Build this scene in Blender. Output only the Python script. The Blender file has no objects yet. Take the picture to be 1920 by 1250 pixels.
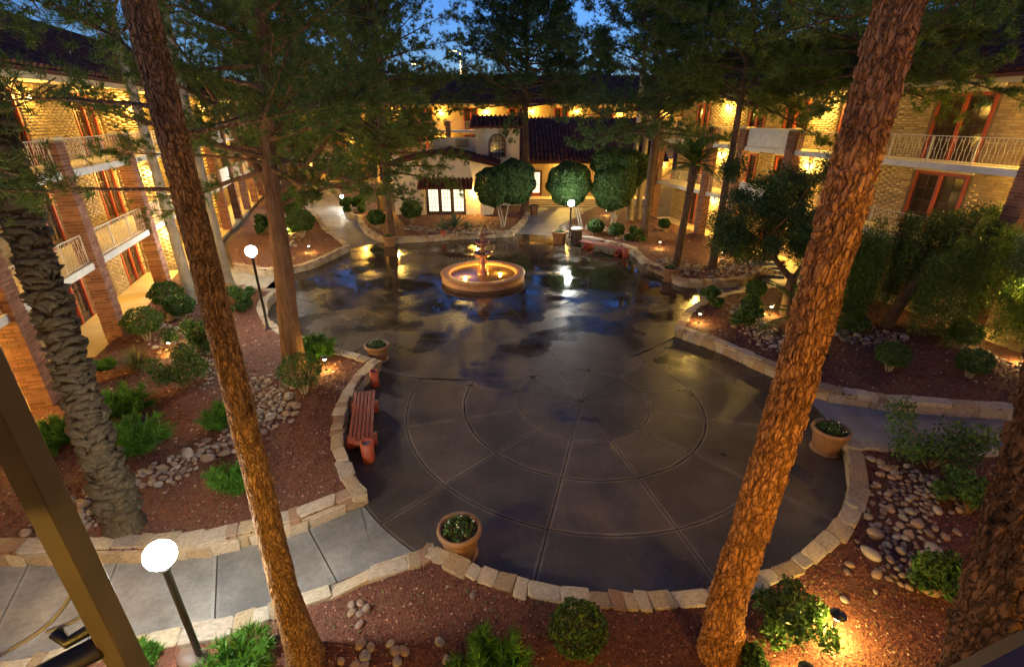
import bpy, bmesh, math, random
import numpy as np
from mathutils import Vector, Matrix, noise as mnoise

# ------------------------------------------------------------------ camera, sky, exposure
scene = bpy.context.scene
C = scene.collection
R = math.radians
FPX, PITCH, EYE = 922.0, R(24.0), 7.5
cam_d = bpy.data.cameras.new('camera')
cam_d.sensor_width = 36.0
cam_d.lens = FPX / 1920.0 * 36.0
cam_d.clip_start = 0.05
cam_d.clip_end = 2000.0
cam = bpy.data.objects.new('camera', cam_d)
C.objects.link(cam)
cam.location = (0, 0, EYE)
cam.rotation_euler = (R(90) - PITCH, 0, 0)
scene.camera = cam

SUN_EL, SUN_ROT = 4.0, 215.0
world = bpy.data.worlds.new('World')
scene.world = world
world.use_nodes = True
wn, wl = world.node_tree.nodes, world.node_tree.links
sky = wn.new('ShaderNodeTexSky')
sky.sky_type = 'NISHITA'
sky.sun_disc = False
sky.sun_elevation = R(SUN_EL)
sky.sun_rotation = R(SUN_ROT)
sky.ozone_density = 4.0
sky.dust_density = 0.2
tint = wn.new('ShaderNodeMix'); tint.data_type = 'RGBA'; tint.blend_type = 'MULTIPLY'
tint.inputs['Factor'].default_value = 1.0
tint.inputs[7].default_value = (0.76, 0.77, 1.16, 1)      # blue hour
wl.new(sky.outputs[0], tint.inputs[6])
wl.new(tint.outputs[2], wn['Background'].inputs[0])
wn['Background'].inputs[1].default_value = 0.125
sun_d = bpy.data.lights.new('sun', 'SUN')
sun_d.energy = 0.012
sun_d.angle = R(20)
sun_d.color = (0.75, 0.82, 1.0)
sun = bpy.data.objects.new('sun', sun_d)
C.objects.link(sun)
sun.rotation_euler = (R(90 - 8), 0, R(180 - SUN_ROT))
scene.view_settings.view_transform = 'Standard'
scene.view_settings.look = 'None'
scene.view_settings.gamma = 1.0
scene.view_settings.use_curve_mapping = False
scene.view_settings.exposure = 1.45
scene.cycles.max_bounces = 5
scene.cycles.diffuse_bounces = 3
scene.cycles.glossy_bounces = 3
LAMP = 6.5            # one scale for every lamp in the courtyard
WARM = (1.0, 0.61, 0.12)
AMBER = (1.0, 0.56, 0.085)
COOL = (1.0, 1.0, 0.90)

random.seed(7)
rng = np.random.default_rng(7)

# ------------------------------------------------------------------ survey helpers
SP, CP = math.sin(PITCH), math.cos(PITCH)
def G(u, v, z=0.0):
    """plan position (x, y) of a photographed point lying at height z"""
    a, b = (u - 960) / FPX, (v - 625) / FPX
    t = (EYE - z) / (SP + b * CP)
    return (a * t, t * (CP - b * SP))
def ZH(P, v):
    """height of the point above plan position P that is seen at row v"""
    b = (v - 625) / FPX
    t = P[1] / (CP - b * SP)
    return EYE - t * (SP + b * CP)
def DEP(P, z=0.0):
    return P[1] * CP + (EYE - z) * SP

# ------------------------------------------------------------------ object helpers
def tag(o, label=None, cat=None, group=None, kind=None):
    if label: o['label'] = label
    if cat: o['category'] = cat
    if group: o['group'] = group
    if kind: o['kind'] = kind
    return o
def empty(name, loc=(0, 0, 0), rz=0.0, label=None, cat=None, group=None, kind=None):
    o = bpy.data.objects.new(name, None)
    C.objects.link(o)
    o.location = loc
    o.rotation_euler = (0, 0, rz)
    o.empty_display_size = 0.2
    return tag(o, label, cat, group, kind)
def link(name, me, parent=None, mat=None, loc=None, rot=None, scl=None):
    o = bpy.data.objects.new(name, me)
    C.objects.link(o)
    if mat is not None and not me.materials: me.materials.append(mat)
    if parent is not None: o.parent = parent
    if loc is not None: o.location = loc
    if rot is not None: o.rotation_euler = rot
    if scl is not None: o.scale = scl
    return o
def mesh_np(name, V, F, smooth=False):
    """fast mesh from arrays; all faces have the same number of corners"""
    V = np.asarray(V, dtype=np.float32); F = np.asarray(F, dtype=np.int32)
    me = bpy.data.meshes.new(name)
    n, k = F.shape
    me.vertices.add(len(V)); me.vertices.foreach_set('co', V.ravel())
    me.loops.add(n * k); me.loops.foreach_set('vertex_index', F.ravel())
    me.polygons.add(n)
    me.polygons.foreach_set('loop_start', np.arange(0, n * k, k, dtype=np.int32))
    me.polygons.foreach_set('loop_total', np.full(n, k, dtype=np.int32))
    me.update(calc_edges=True)
    if smooth: me.polygons.foreach_set('use_smooth', np.ones(n, dtype=bool))
    me.validate()
    return me
class MB:
    """collects shapes into one mesh"""
    def __init__(s): s.v, s.f = [], []
    def add(s, V, F):
        n = len(s.v)
        s.v.extend([tuple(p) for p in V]); s.f.extend([tuple(i + n for i in q) for q in F])
        return s
    def box(s, x0, x1, y0, y1, z0, z1):
        return s.add([(x0,y0,z0),(x1,y0,z0),(x1,y1,z0),(x0,y1,z0),(x0,y0,z1),(x1,y0,z1),(x1,y1,z1),(x0,y1,z1)],
                     [(0,3,2,1),(4,5,6,7),(0,1,5,4),(1,2,6,5),(2,3,7,6),(3,0,4,7)])
    def lathe(s, prof, n=24, cx=0, cy=0, cz=0, caps=True):
        V = []; F = []
        for r, z in prof:
            for k in range(n):
                a = 2 * math.pi * k / n
                V.append((cx + r * math.cos(a), cy + r * math.sin(a), cz + z))
        for i in range(len(prof) - 1):
            for k in range(n):
                k2 = (k + 1) % n
                F.append((i*n+k, i*n+k2, (i+1)*n+k2, (i+1)*n+k))
        if caps and prof[0][0] > 1e-4: F.append(tuple(reversed(range(n))))
        if caps and prof[-1][0] > 1e-4: F.append(tuple(range((len(prof)-1)*n, len(prof)*n)))
        return s.add(V, F)
    def tube(s, pts, rad, n=8, cap=True):
        pts = [Vector(p) for p in pts]
        rads = rad if isinstance(rad, (list, tuple)) else [rad] * len(pts)
        V, F = [], []
        up = None
        for i, p in enumerate(pts):
            d = (pts[min(i+1, len(pts)-1)] - pts[max(i-1, 0)])
            d = d.normalized() if d.length > 1e-9 else Vector((0, 0, 1))
            if up is None:
                up = Vector((1, 0, 0)) if abs(d.x) < 0.8 else Vector((0, 1, 0))
            x = (up - d * up.dot(d)).normalized(); y = d.cross(x); up = x
            for k in range(n):
                a = 2 * math.pi * k / n
                V.append(p + (x * math.cos(a) + y * math.sin(a)) * rads[i])
        for i in range(len(pts) - 1):
            for k in range(n):
                k2 = (k + 1) % n
                F.append((i*n+k, i*n+k2, (i+1)*n+k2, (i+1)*n+k))
        if cap:
            F.append(tuple(reversed(range(n)))); F.append(tuple(range((len(pts)-1)*n, len(pts)*n)))
        return s.add(V, F)
    def prism(s, poly, z0, z1):
        n = len(poly)
        V = [(p[0], p[1], z0) for p in poly] + [(p[0], p[1], z1) for p in poly]
        F = [tuple(reversed(range(n))), tuple(range(n, 2*n))]
        F += [(k, (k+1) % n, n + (k+1) % n, n + k) for k in range(n)]
        return s.add(V, F)
    def mesh(s, name, smooth=False, bevel=0.0):
        me = bpy.data.meshes.new(name)
        me.from_pydata(s.v, [], s.f)
        if bevel:
            bm = bmesh.new(); bm.from_mesh(me)
            bmesh.ops.bevel(bm, geom=[e for e in bm.edges if e.is_manifold and e.calc_face_angle(0) > 0.5],
                            offset=bevel, segments=1, affect='EDGES', clamp_overlap=True)
            bm.to_mesh(me); bm.free()
        if smooth:
            for p in me.polygons: p.use_smooth = True
        me.update()
        return me
    def build(s, name, mat, parent=None, smooth=False, bevel=0.0, loc=None, rot=None):
        return link(name, s.mesh(name, smooth, bevel), parent, mat, loc, rot)

# ------------------------------------------------------------------ materials
class NT:
    def __init__(s, name):
        s.m = bpy.data.materials.new(name); s.m.use_nodes = True
        s.n = s.m.node_tree.nodes; s.l = s.m.node_tree.links; s.b = s.n['Principled BSDF']
    def node(s, t, **kw):
        n = s.n.new(t)
        for k, v in kw.items(): setattr(n, k, v)
        return n
    def coord(s, kind='Object'):
        if kind == 'World': return s.node('ShaderNodeNewGeometry').outputs['Position']
        return s.node('ShaderNodeTexCoord').outputs[kind]
    def noise(s, scale, detail=4, rough=0.55, co=None, vscale=None):
        n = s.node('ShaderNodeTexNoise'); n.inputs['Scale'].default_value = scale
        n.inputs['Detail'].default_value = detail; n.inputs['Roughness'].default_value = rough
        co = co if co is not None else s.coord()
        if vscale:
            mp = s.node('ShaderNodeMapping'); mp.inputs['Scale'].default_value = vscale
            s.l.new(co, mp.inputs[0]); co = mp.outputs[0]
        s.l.new(co, n.inputs['Vector'])
        return n.outputs['Fac']
    def ramp(s, fac, stops):
        r = s.node('ShaderNodeValToRGB'); e = r.color_ramp.elements
        while len(e) < len(stops): e.new(0.5)
        for i, (p, c) in enumerate(stops):
            e[i].position = p; e[i].color = (c[0], c[1], c[2], 1) if isinstance(c, (tuple, list)) else (c, c, c, 1)
        s.l.new(fac, r.inputs[0]); return r.outputs[0]
    def mix(s, fac, a, b, mode='MIX'):
        n = s.node('ShaderNodeMix', data_type='RGBA', blend_type=mode)
        for sock, val in ((0, fac), (6, a), (7, b)):
            if hasattr(val, 'is_linked'): s.l.new(val, n.inputs[sock])
            elif sock == 0: n.inputs[0].default_value = val
            else: n.inputs[sock].default_value = (val[0], val[1], val[2], 1)
        return n.outputs[2]
    def rnd(s):
        """one random value per object and per loose piece"""
        a = s.node('ShaderNodeObjectInfo').outputs['Random']; b = s.node('ShaderNodeNewGeometry').outputs['Random Per Island']
        m = s.node('ShaderNodeMath', operation='ADD'); s.l.new(a, m.inputs[0]); s.l.new(b, m.inputs[1])
        f = s.node('ShaderNodeMath', operation='FRACT'); s.l.new(m.outputs[0], f.inputs[0]); return f.outputs[0]
    def col(s, c):
        if hasattr(c, 'is_linked'): s.l.new(c, s.b.inputs['Base Color'])
        else: s.b.inputs['Base Color'].default_value = (c[0], c[1], c[2], 1)
        return s
    def rough(s, r):
        if hasattr(r, 'is_linked'): s.l.new(r, s.b.inputs['Roughness'])
        else: s.b.inputs['Roughness'].default_value = r
        return s
    def bump(s, h, strength=0.4, dist=0.02):
        b = s.node('ShaderNodeBump'); b.inputs['Strength'].default_value = strength; b.inputs['Distance'].default_value = dist
        s.l.new(h, b.inputs['Height']); s.l.new(b.outputs[0], s.b.inputs['Normal']); return s
M = {}
def mottled(name, c1, c2, scale=6, rough=0.8, bump=0.3, dist=0.01, bscale=None, metal=0.0, co='Object', vscale=None, spec=0.5):
    t = NT(name)
    cc = t.coord(co)
    f = t.noise(scale, 6, 0.6, cc, vscale)
    t.col(t.ramp(f, [(0.3, c1), (0.7, c2)])).rough(rough)
    if bump: t.bump(t.noise(bscale or scale * 5, 5, 0.6, cc, vscale), bump, dist)
    t.b.inputs['Metallic'].default_value = metal
    t.b.inputs['Specular IOR Level'].default_value = spec
    M[name] = t.m
    return t
def pieces(name, stops, rough=0.8, bump=0.35, bscale=30, dist=0.01, mott=0.5, mscale=9, spec=0.4):
    """alike pieces whose tint differs from one to the next"""
    t = NT(name)
    base = t.ramp(t.rnd(), stops)
    n = t.noise(mscale, 6, 0.65)
    t.col(t.mix(mott, base, t.ramp(n, [(0.25, 0.35), (0.75, 1.25)]), 'MULTIPLY')).rough(rough)
    t.bump(t.noise(bscale, 5, 0.65), bump, dist)
    t.b.inputs['Specular IOR Level'].default_value = spec
    M[name] = t.m
def glow(name, color, strength):
    t = NT(name); t.col((0.8, 0.8, 0.8))
    t.b.inputs['Emission Color'].default_value = (*color, 1); t.b.inputs['Emission Strength'].default_value = strength
    M[name] = t.m

def make_paving(name, dry, wet, wet_on):
    t = NT(name); w = t.coord('World')
    big = t.noise(0.55, 5, 0.6, w); fine = t.noise(9, 6, 0.7, w); stain = t.noise(1.3, 4, 0.55, w)
    base = t.mix(t.ramp(big, [(0.35, 0.0), (0.65, 1.0)]), dry[0], dry[1])
    base = t.mix(0.75, base, t.ramp(fine, [(0.2, 0.55), (0.8, 1.35)]), 'MULTIPLY')
    base = t.mix(0.7, base, t.ramp(stain, [(0.28, 0.5), (0.7, 1.25)]), 'MULTIPLY')
    grain = t.noise(55, 3, 0.7, w)
    base = t.mix(0.6, base, t.ramp(grain, [(0.3, 0.62), (0.7, 1.35)]), 'MULTIPLY')
    piece = t.node('ShaderNodeObjectInfo').outputs['Random']
    base = t.mix(0.8, base, t.ramp(piece, [(0.0, 0.72), (1.0, 1.25)]), 'MULTIPLY')
    if wet_on:
        p = t.noise(0.5, 3, 0.5, w)
        # the end of the court by the fountain has shed less of its water
        sx = t.node('ShaderNodeSeparateXYZ'); t.l.new(w, sx.inputs[0])
        mr = t.node('ShaderNodeMapRange'); mr.inputs[1].default_value = 12.0; mr.inputs[2].default_value = 22.0
        mr.inputs[3].default_value = -0.16; mr.inputs[4].default_value = 0.13
        t.l.new(sx.outputs['Y'], mr.inputs[0])
        ad = t.node('ShaderNodeMath', operation='ADD'); t.l.new(p, ad.inputs[0]); t.l.new(mr.outputs[0], ad.inputs[1])
        film = t.ramp(ad.outputs[0], [(0.38, 0.0), (0.66, 1.0)])
        t.col(t.mix(film, base, t.mix(1.0, base, (0.68, 0.66, 0.65), 'MULTIPLY')))
        t.rough(t.ramp(film, [(0.0, 0.5), (0.45, 0.26), (1.0, 0.045)]))
        hh = t.mix(film, t.ramp(fine, [(0.2, 0.0), (0.8, 1.0)]), (0.55, 0.55, 0.55))
        t.bump(hh, 0.22, 0.006)
        t.b.inputs['Specular IOR Level'].default_value = 0.6
    else:
        t.col(base).rough(0.6).bump(fine, 0.25, 0.006)
    M[name] = t.m
make_paving('plaza', ((0.048, 0.034, 0.022), (0.1, 0.072, 0.047)), None, True)
make_paving('path', ((0.20, 0.19, 0.175), (0.30, 0.28, 0.25)), None, False)
make_paving('plaza_edge', ((0.11, 0.083, 0.056), (0.175, 0.134, 0.095)), None, True)
make_paving('path_edge', ((0.23, 0.22, 0.2), (0.33, 0.31, 0.28)), None, False)
mottled('joint', (0.028, 0.023, 0.018), (0.05, 0.042, 0.033), 4, 0.7, 0)
mottled('ground', (0.05, 0.035, 0.025), (0.09, 0.06, 0.04), 2, 0.95, 0.3)
mottled('soil', (0.085, 0.03, 0.017), (0.17, 0.066, 0.036), 14, 0.9, 0.8, 0.03, 60, co='World')
pieces('gravel', [(0.0, (0.075, 0.02, 0.011)), (0.5, (0.15, 0.045, 0.022)), (0.93, (0.22, 0.08, 0.042)), (1.0, (0.45, 0.3, 0.22))], 0.75, 0.2, 60)
pieces('wallstone', [(0.0, (0.30, 0.21, 0.12)), (0.3, (0.42, 0.33, 0.21)), (0.6, (0.5, 0.42, 0.31)), (0.85, (0.38, 0.33, 0.27)), (1.0, (0.30, 0.17, 0.10))], 0.85, 0.8, 14, 0.03, 0.75, 7)
mottled('mortar', (0.20, 0.165, 0.12), (0.32, 0.27, 0.2), 20, 0.95, 0.6)
pieces('cobble', [(0.0, (0.11, 0.08, 0.07)), (0.3, (0.21, 0.14, 0.11)), (0.55, (0.27, 0.19, 0.13)), (0.8, (0.20, 0.18, 0.17)), (1.0, (0.36, 0.30, 0.24))], 0.5, 0.15, 40, 0.005, 0.45, 6)
pieces('slump', [(0.0, (0.25, 0.18, 0.10)), (0.5, (0.33, 0.245, 0.14)), (1.0, (0.38, 0.285, 0.17))], 0.85, 0.45, 18, 0.012, 0.4, 8)
mottled('slump_mortar', (0.15, 0.11, 0.065), (0.22, 0.165, 0.10), 18, 0.95, 0.5)
pieces('redbrick', [(0.0, (0.17, 0.07, 0.045)), (0.5, (0.25, 0.105, 0.065)), (1.0, (0.32, 0.15, 0.095))], 0.85, 0.7, 20, 0.02, 0.5, 8)
mottled('stucco', (0.64, 0.57, 0.43), (0.75, 0.68, 0.53), 2.2, 0.9, 0.5, 0.01, 22)
mottled('cream', (0.52, 0.45, 0.30), (0.62, 0.54, 0.38), 2, 0.85, 0.25, 0.01, 25)
mottled('white', (0.55, 0.55, 0.53), (0.68, 0.68, 0.66), 3, 0.75, 0.25, 0.006, 25)
mottled('redpaint', (0.27, 0.035, 0.012), (0.38, 0.058, 0.02), 5, 0.5, 0.25, 0.004, 30)
mottled('darkwood', (0.045, 0.022, 0.014), (0.075, 0.036, 0.022), 5, 0.5, 0.2, 0.004, 30)
mottled('railpaint', (0.42, 0.39, 0.33), (0.58, 0.54, 0.46), 8, 0.55, 0.2, 0.003, 40)
mottled('walkway', (0.42, 0.33, 0.19), (0.55, 0.44, 0.27), 1.6, 0.55, 0.15, 0.004, 30, co='World')
pieces('rooftile', [(0.0, (0.09, 0.035, 0.028)), (0.5, (0.14, 0.055, 0.04)), (1.0, (0.2, 0.08, 0.05))], 0.95, 0.4, 14, 0.01, 0.6, 4, 0.12)
mottled('black', (0.012, 0.012, 0.013), (0.024, 0.023, 0.022), 8, 0.45, 0.1)
mottled('bronze', (0.035, 0.024, 0.017), (0.055, 0.038, 0.027), 5, 0.5, 0.15, 0.003, 60)
mottled('cable', (0.22, 0.22, 0.22), (0.30, 0.30, 0.29), 8, 0.5, 0)
mottled('clay', (0.17, 0.085, 0.04), (0.26, 0.14, 0.068), 5, 0.6, 0.25, 0.006, 30)
mottled('redclay', (0.22, 0.035, 0.015), (0.33, 0.06, 0.026), 5, 0.55, 0.25, 0.006, 30)
mottled('benchwood', (0.13, 0.022, 0.016), (0.27, 0.055, 0.038), 7, 0.5, 0.35, 0.006, 24, vscale=(1, 8, 8))
mottled('fountainstone', (0.34, 0.15, 0.06), (0.48, 0.25, 0.11), 4, 0.42, 0.3, 0.008, 26)
mottled('tierstone', (0.19, 0.075, 0.05), (0.30, 0.13, 0.09), 6, 0.25, 0.3, 0.008, 26)
def bark(name, c, sc=9, vs=(1, 1, 0.25), rough=0.9, plates=0):
    t = NT(name); o = t.coord()
    f = t.noise(sc, 7, 0.65, o, vs); g = t.noise(1.2, 4, 0.6, o)
    a = t.ramp(f, [(0.25, c[0]), (0.5, c[1]), (0.78, c[2])])
    c1 = t.mix(0.6, a, t.ramp(g, [(0.3, 0.5), (0.7, 1.25)]), 'MULTIPLY')
    if plates:
        vo = t.node('ShaderNodeTexVoronoi', feature='DISTANCE_TO_EDGE'); vo.inputs['Scale'].default_value = plates
        mp = t.node('ShaderNodeMapping'); mp.inputs['Scale'].default_value = (1, 1, 0.33); t.l.new(o, mp.inputs[0])
        wv = t.node('ShaderNodeTexNoise'); wv.inputs['Scale'].default_value = 6; wv.inputs['Detail'].default_value = 5; t.l.new(mp.outputs[0], wv.inputs['Vector'])
        av = t.node('ShaderNodeVectorMath', operation='MULTIPLY_ADD'); t.l.new(wv.outputs['Color'], av.inputs[0]); av.inputs[1].default_value = (.22, .22, .22); t.l.new(mp.outputs[0], av.inputs[2])
        t.l.new(av.outputs[0], vo.inputs['Vector'])
        c1 = t.mix(0.62, c1, t.ramp(vo.outputs['Distance'], [(0.0, (0.12, 0.08, 0.07)), (0.05, (0.6, 0.55, 0.5)), (0.13, (1, 1, 1))]), 'MULTIPLY')
        blk = t.noise(3.1, 6, 0.7, o, (1, 1, 0.55))
        c1 = t.mix(1.0, c1, t.ramp(blk, [(0.30, (0.2, 0.15, 0.13)), (0.40, (1, 1, 1))]), 'MULTIPLY')
        t.bump(t.ramp(vo.outputs['Distance'], [(0, 0), (.16, 1)]), 0.9, 0.03)
    else:
        t.bump(t.noise(sc * 4, 6, 0.7, o, vs), 0.7, 0.03)
    t.col(c1).rough(rough)
    t.b.inputs['Specular IOR Level'].default_value = 0.2
    M[name] = t.m
bark('bark_orange', ((0.05, 0.02, 0.012), (0.46, 0.215, 0.08), (0.62, 0.34, 0.14)), 22, (1, 1, 0.3), plates=17)
bark('bark_brown', ((0.075, 0.042, 0.025), (0.19, 0.105, 0.055), (0.30, 0.18, 0.10)), 12, (1, 1, 0.12))
bark('bark_furrow', ((0.06, 0.036, 0.02), (0.30, 0.175, 0.08), (0.46, 0.29, 0.14)), 30, (1, 1, 0.22), plates=34)
bark('bark_dark', ((0.035, 0.024, 0.018), (0.085, 0.055, 0.038), (0.14, 0.095, 0.065)))
bark('bark_pale', ((0.20, 0.17, 0.13), (0.31, 0.265, 0.20), (0.40, 0.35, 0.27)), 6, (1, 1, 0.5))
bark('bark_palm', ((0.02, 0.016, 0.011), (0.062, 0.049, 0.032), (0.13, 0.10, 0.062)), 14)
bark('bark_ridge', ((0.02, 0.012, 0.009), (0.095, 0.045, 0.024), (0.22, 0.105, 0.05)), 16, (1, 1, 0.25), plates=14)
def leafmat(name, a, b, c, rough=0.55, trans=0.25):
    t = NT(name)
    r = t.node('ShaderNodeNewGeometry').outputs['Random Per Island']
    n = t.noise(1.1, 3, 0.5, t.coord('World'))
    base = t.mix(0.55, t.ramp(r, [(0.0, a), (0.6, b), (1.0, c)]), t.ramp(n, [(0.3, 0.5), (0.7, 1.5)]), 'MULTIPLY')
    t.col(base).rough(rough)
    t.b.inputs['Specular IOR Level'].default_value = 0.35
    tr = t.node('ShaderNodeBsdfTranslucent'); t.l.new(base, tr.inputs[0])
    mx = t.node('ShaderNodeMixShader'); mx.inputs[0].default_value = trans
    t.l.new(t.b.outputs[0], mx.inputs[1]); t.l.new(tr.outputs[0], mx.inputs[2])
    t.l.new(mx.outputs[0], t.n['Material Output'].inputs[0])
    M[name] = t.m
leafmat('needle', (0.036, 0.08, 0.012), (0.085, 0.145, 0.02), (0.16, 0.18, 0.034), trans=0.4)
leafmat('needle_blue', (0.024, 0.065, 0.02), (0.054, 0.11, 0.028), (0.1, 0.145, 0.034), trans=0.4)
leafmat('leaf', (0.018, 0.05, 0.01), (0.04, 0.10, 0.016), (0.085, 0.15, 0.025))
leafmat('leaf_dark', (0.012, 0.038, 0.012), (0.025, 0.065, 0.016), (0.055, 0.10, 0.025))
leafmat('leaf_clipped', (0.024, 0.06, 0.014), (0.036, 0.082, 0.018), (0.055, 0.108, 0.024))
leafmat('leaf_willow', (0.03, 0.07, 0.012), (0.06, 0.12, 0.02), (0.11, 0.16, 0.03), trans=0.35)
leafmat('juniper', (0.03, 0.11, 0.01), (0.06, 0.18, 0.015), (0.11, 0.24, 0.03))
leafmat('grass', (0.06, 0.07, 0.02), (0.12, 0.12, 0.04), (0.19, 0.17, 0.07))
leafmat('agave', (0.05, 0.09, 0.05), (0.08, 0.13, 0.075), (0.12, 0.17, 0.1))
leafmat('petal', (0.6, 0.55, 0.58), (0.7, 0.66, 0.68), (0.75, 0.7, 0.72))
def glass_mat(name, c, rough=0.08):
    t = NT(name); t.col(t.ramp(t.rnd(), [(0, [x * 0.6 for x in c]), (1, [x * 1.4 for x in c])])).rough(rough)
    t.b.inputs['Specular IOR Level'].default_value = 0.6; M[name] = t.m
glass_mat('pane_dark', (0.05, 0.032, 0.022))
t = NT('water'); t.col((0.16, 0.10, 0.05)).rough(0.04); t.bump(t.noise(7, 3, 0.5, t.coord('World')), 0.12, 0.02); M['water'] = t.m
glow('globe', COOL, 27.0 * LAMP)
glow('bulb', (1.0, 0.78, 0.42), 5.0)
glow('pathbulb', (1.0, 0.84, 0.5), 5.0)
glow('pane_lit', (1.0, 0.93, 0.62), 0.5)
glow('pane_warm', (1.0, 0.66, 0.25), 0.35)
for k_ in ('bulb', 'pathbulb', 'pane_lit', 'pane_warm'): M[k_].cycles.emission_sampling = 'AUTO' if k_ == 'pane_lit' else 'NONE'   # too faint to be worth sampling; the lamps beside them give the light
def lamp(name, loc, power, color, radius=0.05, parent=None, spot=None, rot=None):
    d = bpy.data.lights.new(name, 'SPOT' if spot else 'POINT')
    d.energy = power * LAMP; d.color = color; d.shadow_soft_size = radius
    if spot: d.spot_size = R(spot); d.spot_blend = 0.8
    o = bpy.data.objects.new(name, d); C.objects.link(o); o.location = loc
    if rot: o.rotation_euler = rot
    if parent is not None: o.parent = parent
    return o

# ------------------------------------------------------------------ ground, plaza, paths
def sheet(name, x0, x1, y0, y1, z, mat):
    me = bpy.data.meshes.new(name); me.from_pydata([(x0,y0,z),(x1,y0,z),(x1,y1,z),(x0,y1,z)], [], [(0,1,2,3)])
    return tag(link(name, me, None, M[mat]), kind='structure')
sheet('ground', -600, 600, -300, 900, -0.08, 'ground')
FC = (-1.44, 23.61)     # fountain centre
CC = (1.99, 12.08)      # centre of the near circle of paving
RC, RF = 6.45, 10.25
plaza = tag(link('plaza', MB().prism([(FC[0] + 14*math.cos(a*math.pi/24), FC[1] - 3 + 15.5*math.sin(a*math.pi/24)) for a in range(48)], -0.06, -0.022).mesh('plaza'), None, M['joint']), kind='structure')
GAP = 0.011
def arc_cell(cx, cy, r0, r1, a0, a1, push=None):
    """outline of one paving slab between two rings and two spokes, with its joint left open"""
    n = max(3, int((a1 - a0) * r1 / 0.45))
    def ang(r, a, sgn): return a + sgn * GAP / max(r, 0.3)
    P = [(cx + (r1 - GAP) * math.cos(x), cy + (r1 - GAP) * math.sin(x)) for x in np.linspace(ang(r1, a0, 1), ang(r1, a1, -1), n)]
    if r0 < 0.2: P += [(cx + 0.05 * math.cos((a0+a1)/2), cy + 0.05 * math.sin((a0+a1)/2))]
    else:
        if push:   # long spoke sides get points in between so that they can follow the other circle
            P += [(cx + r*math.cos(a1 - GAP/r), cy + r*math.sin(a1 - GAP/r)) for r in np.linspace(r1, r0, 8)[1:-1]]
        P += [(cx + (r0 + GAP) * math.cos(x), cy + (r0 + GAP) * math.sin(x)) for x in np.linspace(ang(r0, a1, -1), ang(r0, a0, 1), n)]
        if push:
            P += [(cx + r*math.cos(a0 + GAP/r), cy + r*math.sin(a0 + GAP/r)) for r in np.linspace(r0, r1, 8)[1:-1]]
    if push:      # cut away what lies inside the other circle and follow its rim instead
        px_, py_, pr = push; pr += GAP
        D = []
        for (x0, y0), (x1, y1) in zip(P, P[1:] + P[:1]):
            m = max(1, int(math.hypot(x1 - x0, y1 - y0) / 0.06))
            D += [(x0 + (x1 - x0) * k / m, y0 + (y1 - y0) * k / m) for k in range(m)]
        out = [math.hypot(x - px_, y - py_) >= pr for x, y in D]
        if not any(out): return None
        if not all(out):
            n_ = len(D); st = next(k for k in range(n_) if out[k] and not out[k - 1])
            run = []
            for k in range(n_):
                if out[(st + k) % n_]: run.append(D[(st + k) % n_])
                elif run: break
            if len(run) < 4: return None
            aa, ab = math.atan2(run[-1][1] - py_, run[-1][0] - px_), math.atan2(run[0][1] - py_, run[0][0] - px_)
            dl = (ab - aa + math.pi) % (2 * math.pi) - math.pi; m = max(2, int(abs(dl) * pr / 0.15))
            P = run[::4] + ([run[-1]] if (len(run) - 1) % 4 else []) + [(px_ + pr * math.cos(aa + dl * k / m), py_ + pr * math.sin(aa + dl * k / m)) for k in range(m + 1)]
            P = [p for k, p in enumerate(P) if math.hypot(p[0] - P[k - 1][0], p[1] - P[k - 1][1]) > 0.015]
            ar = abs(sum(P[k - 1][0] * P[k][1] - P[k][0] * P[k - 1][1] for k in range(len(P)))) / 2
            if ar < 0.03: return None
    return P if len(P) > 3 else None
def slab(name, poly, parent, mat, z0=-0.045, z1=0.0):
    if poly is None: return
    me = MB().prism(poly, z0, z1 + random.uniform(-0.0015, 0.0015)).mesh(name)
    me.materials.append(M[mat]); me.materials.append(M[mat + '_edge'])
    bm = bmesh.new(); bm.from_mesh(me)
    top = max(bm.faces, key=lambda f: f.calc_center_median().z)
    r = bmesh.ops.inset_individual(bm, faces=[top], thickness=0.05, use_even_offset=False)
    for f in r['faces']: f.material_index = 1
    bm.to_mesh(me); bm.free()
    return link(name, me, parent)
step = 2 * math.pi / 16
for ring in ((2.0, 5.2), (5.2, 7.4), (7.4, RF)):
    for k in range(16):
        a0 = R(-94) + k * step
        slab('paving_slab', arc_cell(FC[0], FC[1], ring[0], ring[1], a0, a0 + step), plaza, 'plaza')
step = 2 * math.pi / 12
for ring in ((0.0, 1.9), (1.9, 3.36), (3.36, 4.93), (4.93, RC + 0.1)):
    for k in range(12):
        a0 = R(15) + k * step
        slab('paving_slab', arc_cell(CC[0], CC[1], ring[0], ring[1], a0, a0 + step, (FC[0], FC[1], RF)), plaza, 'plaza')

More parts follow.
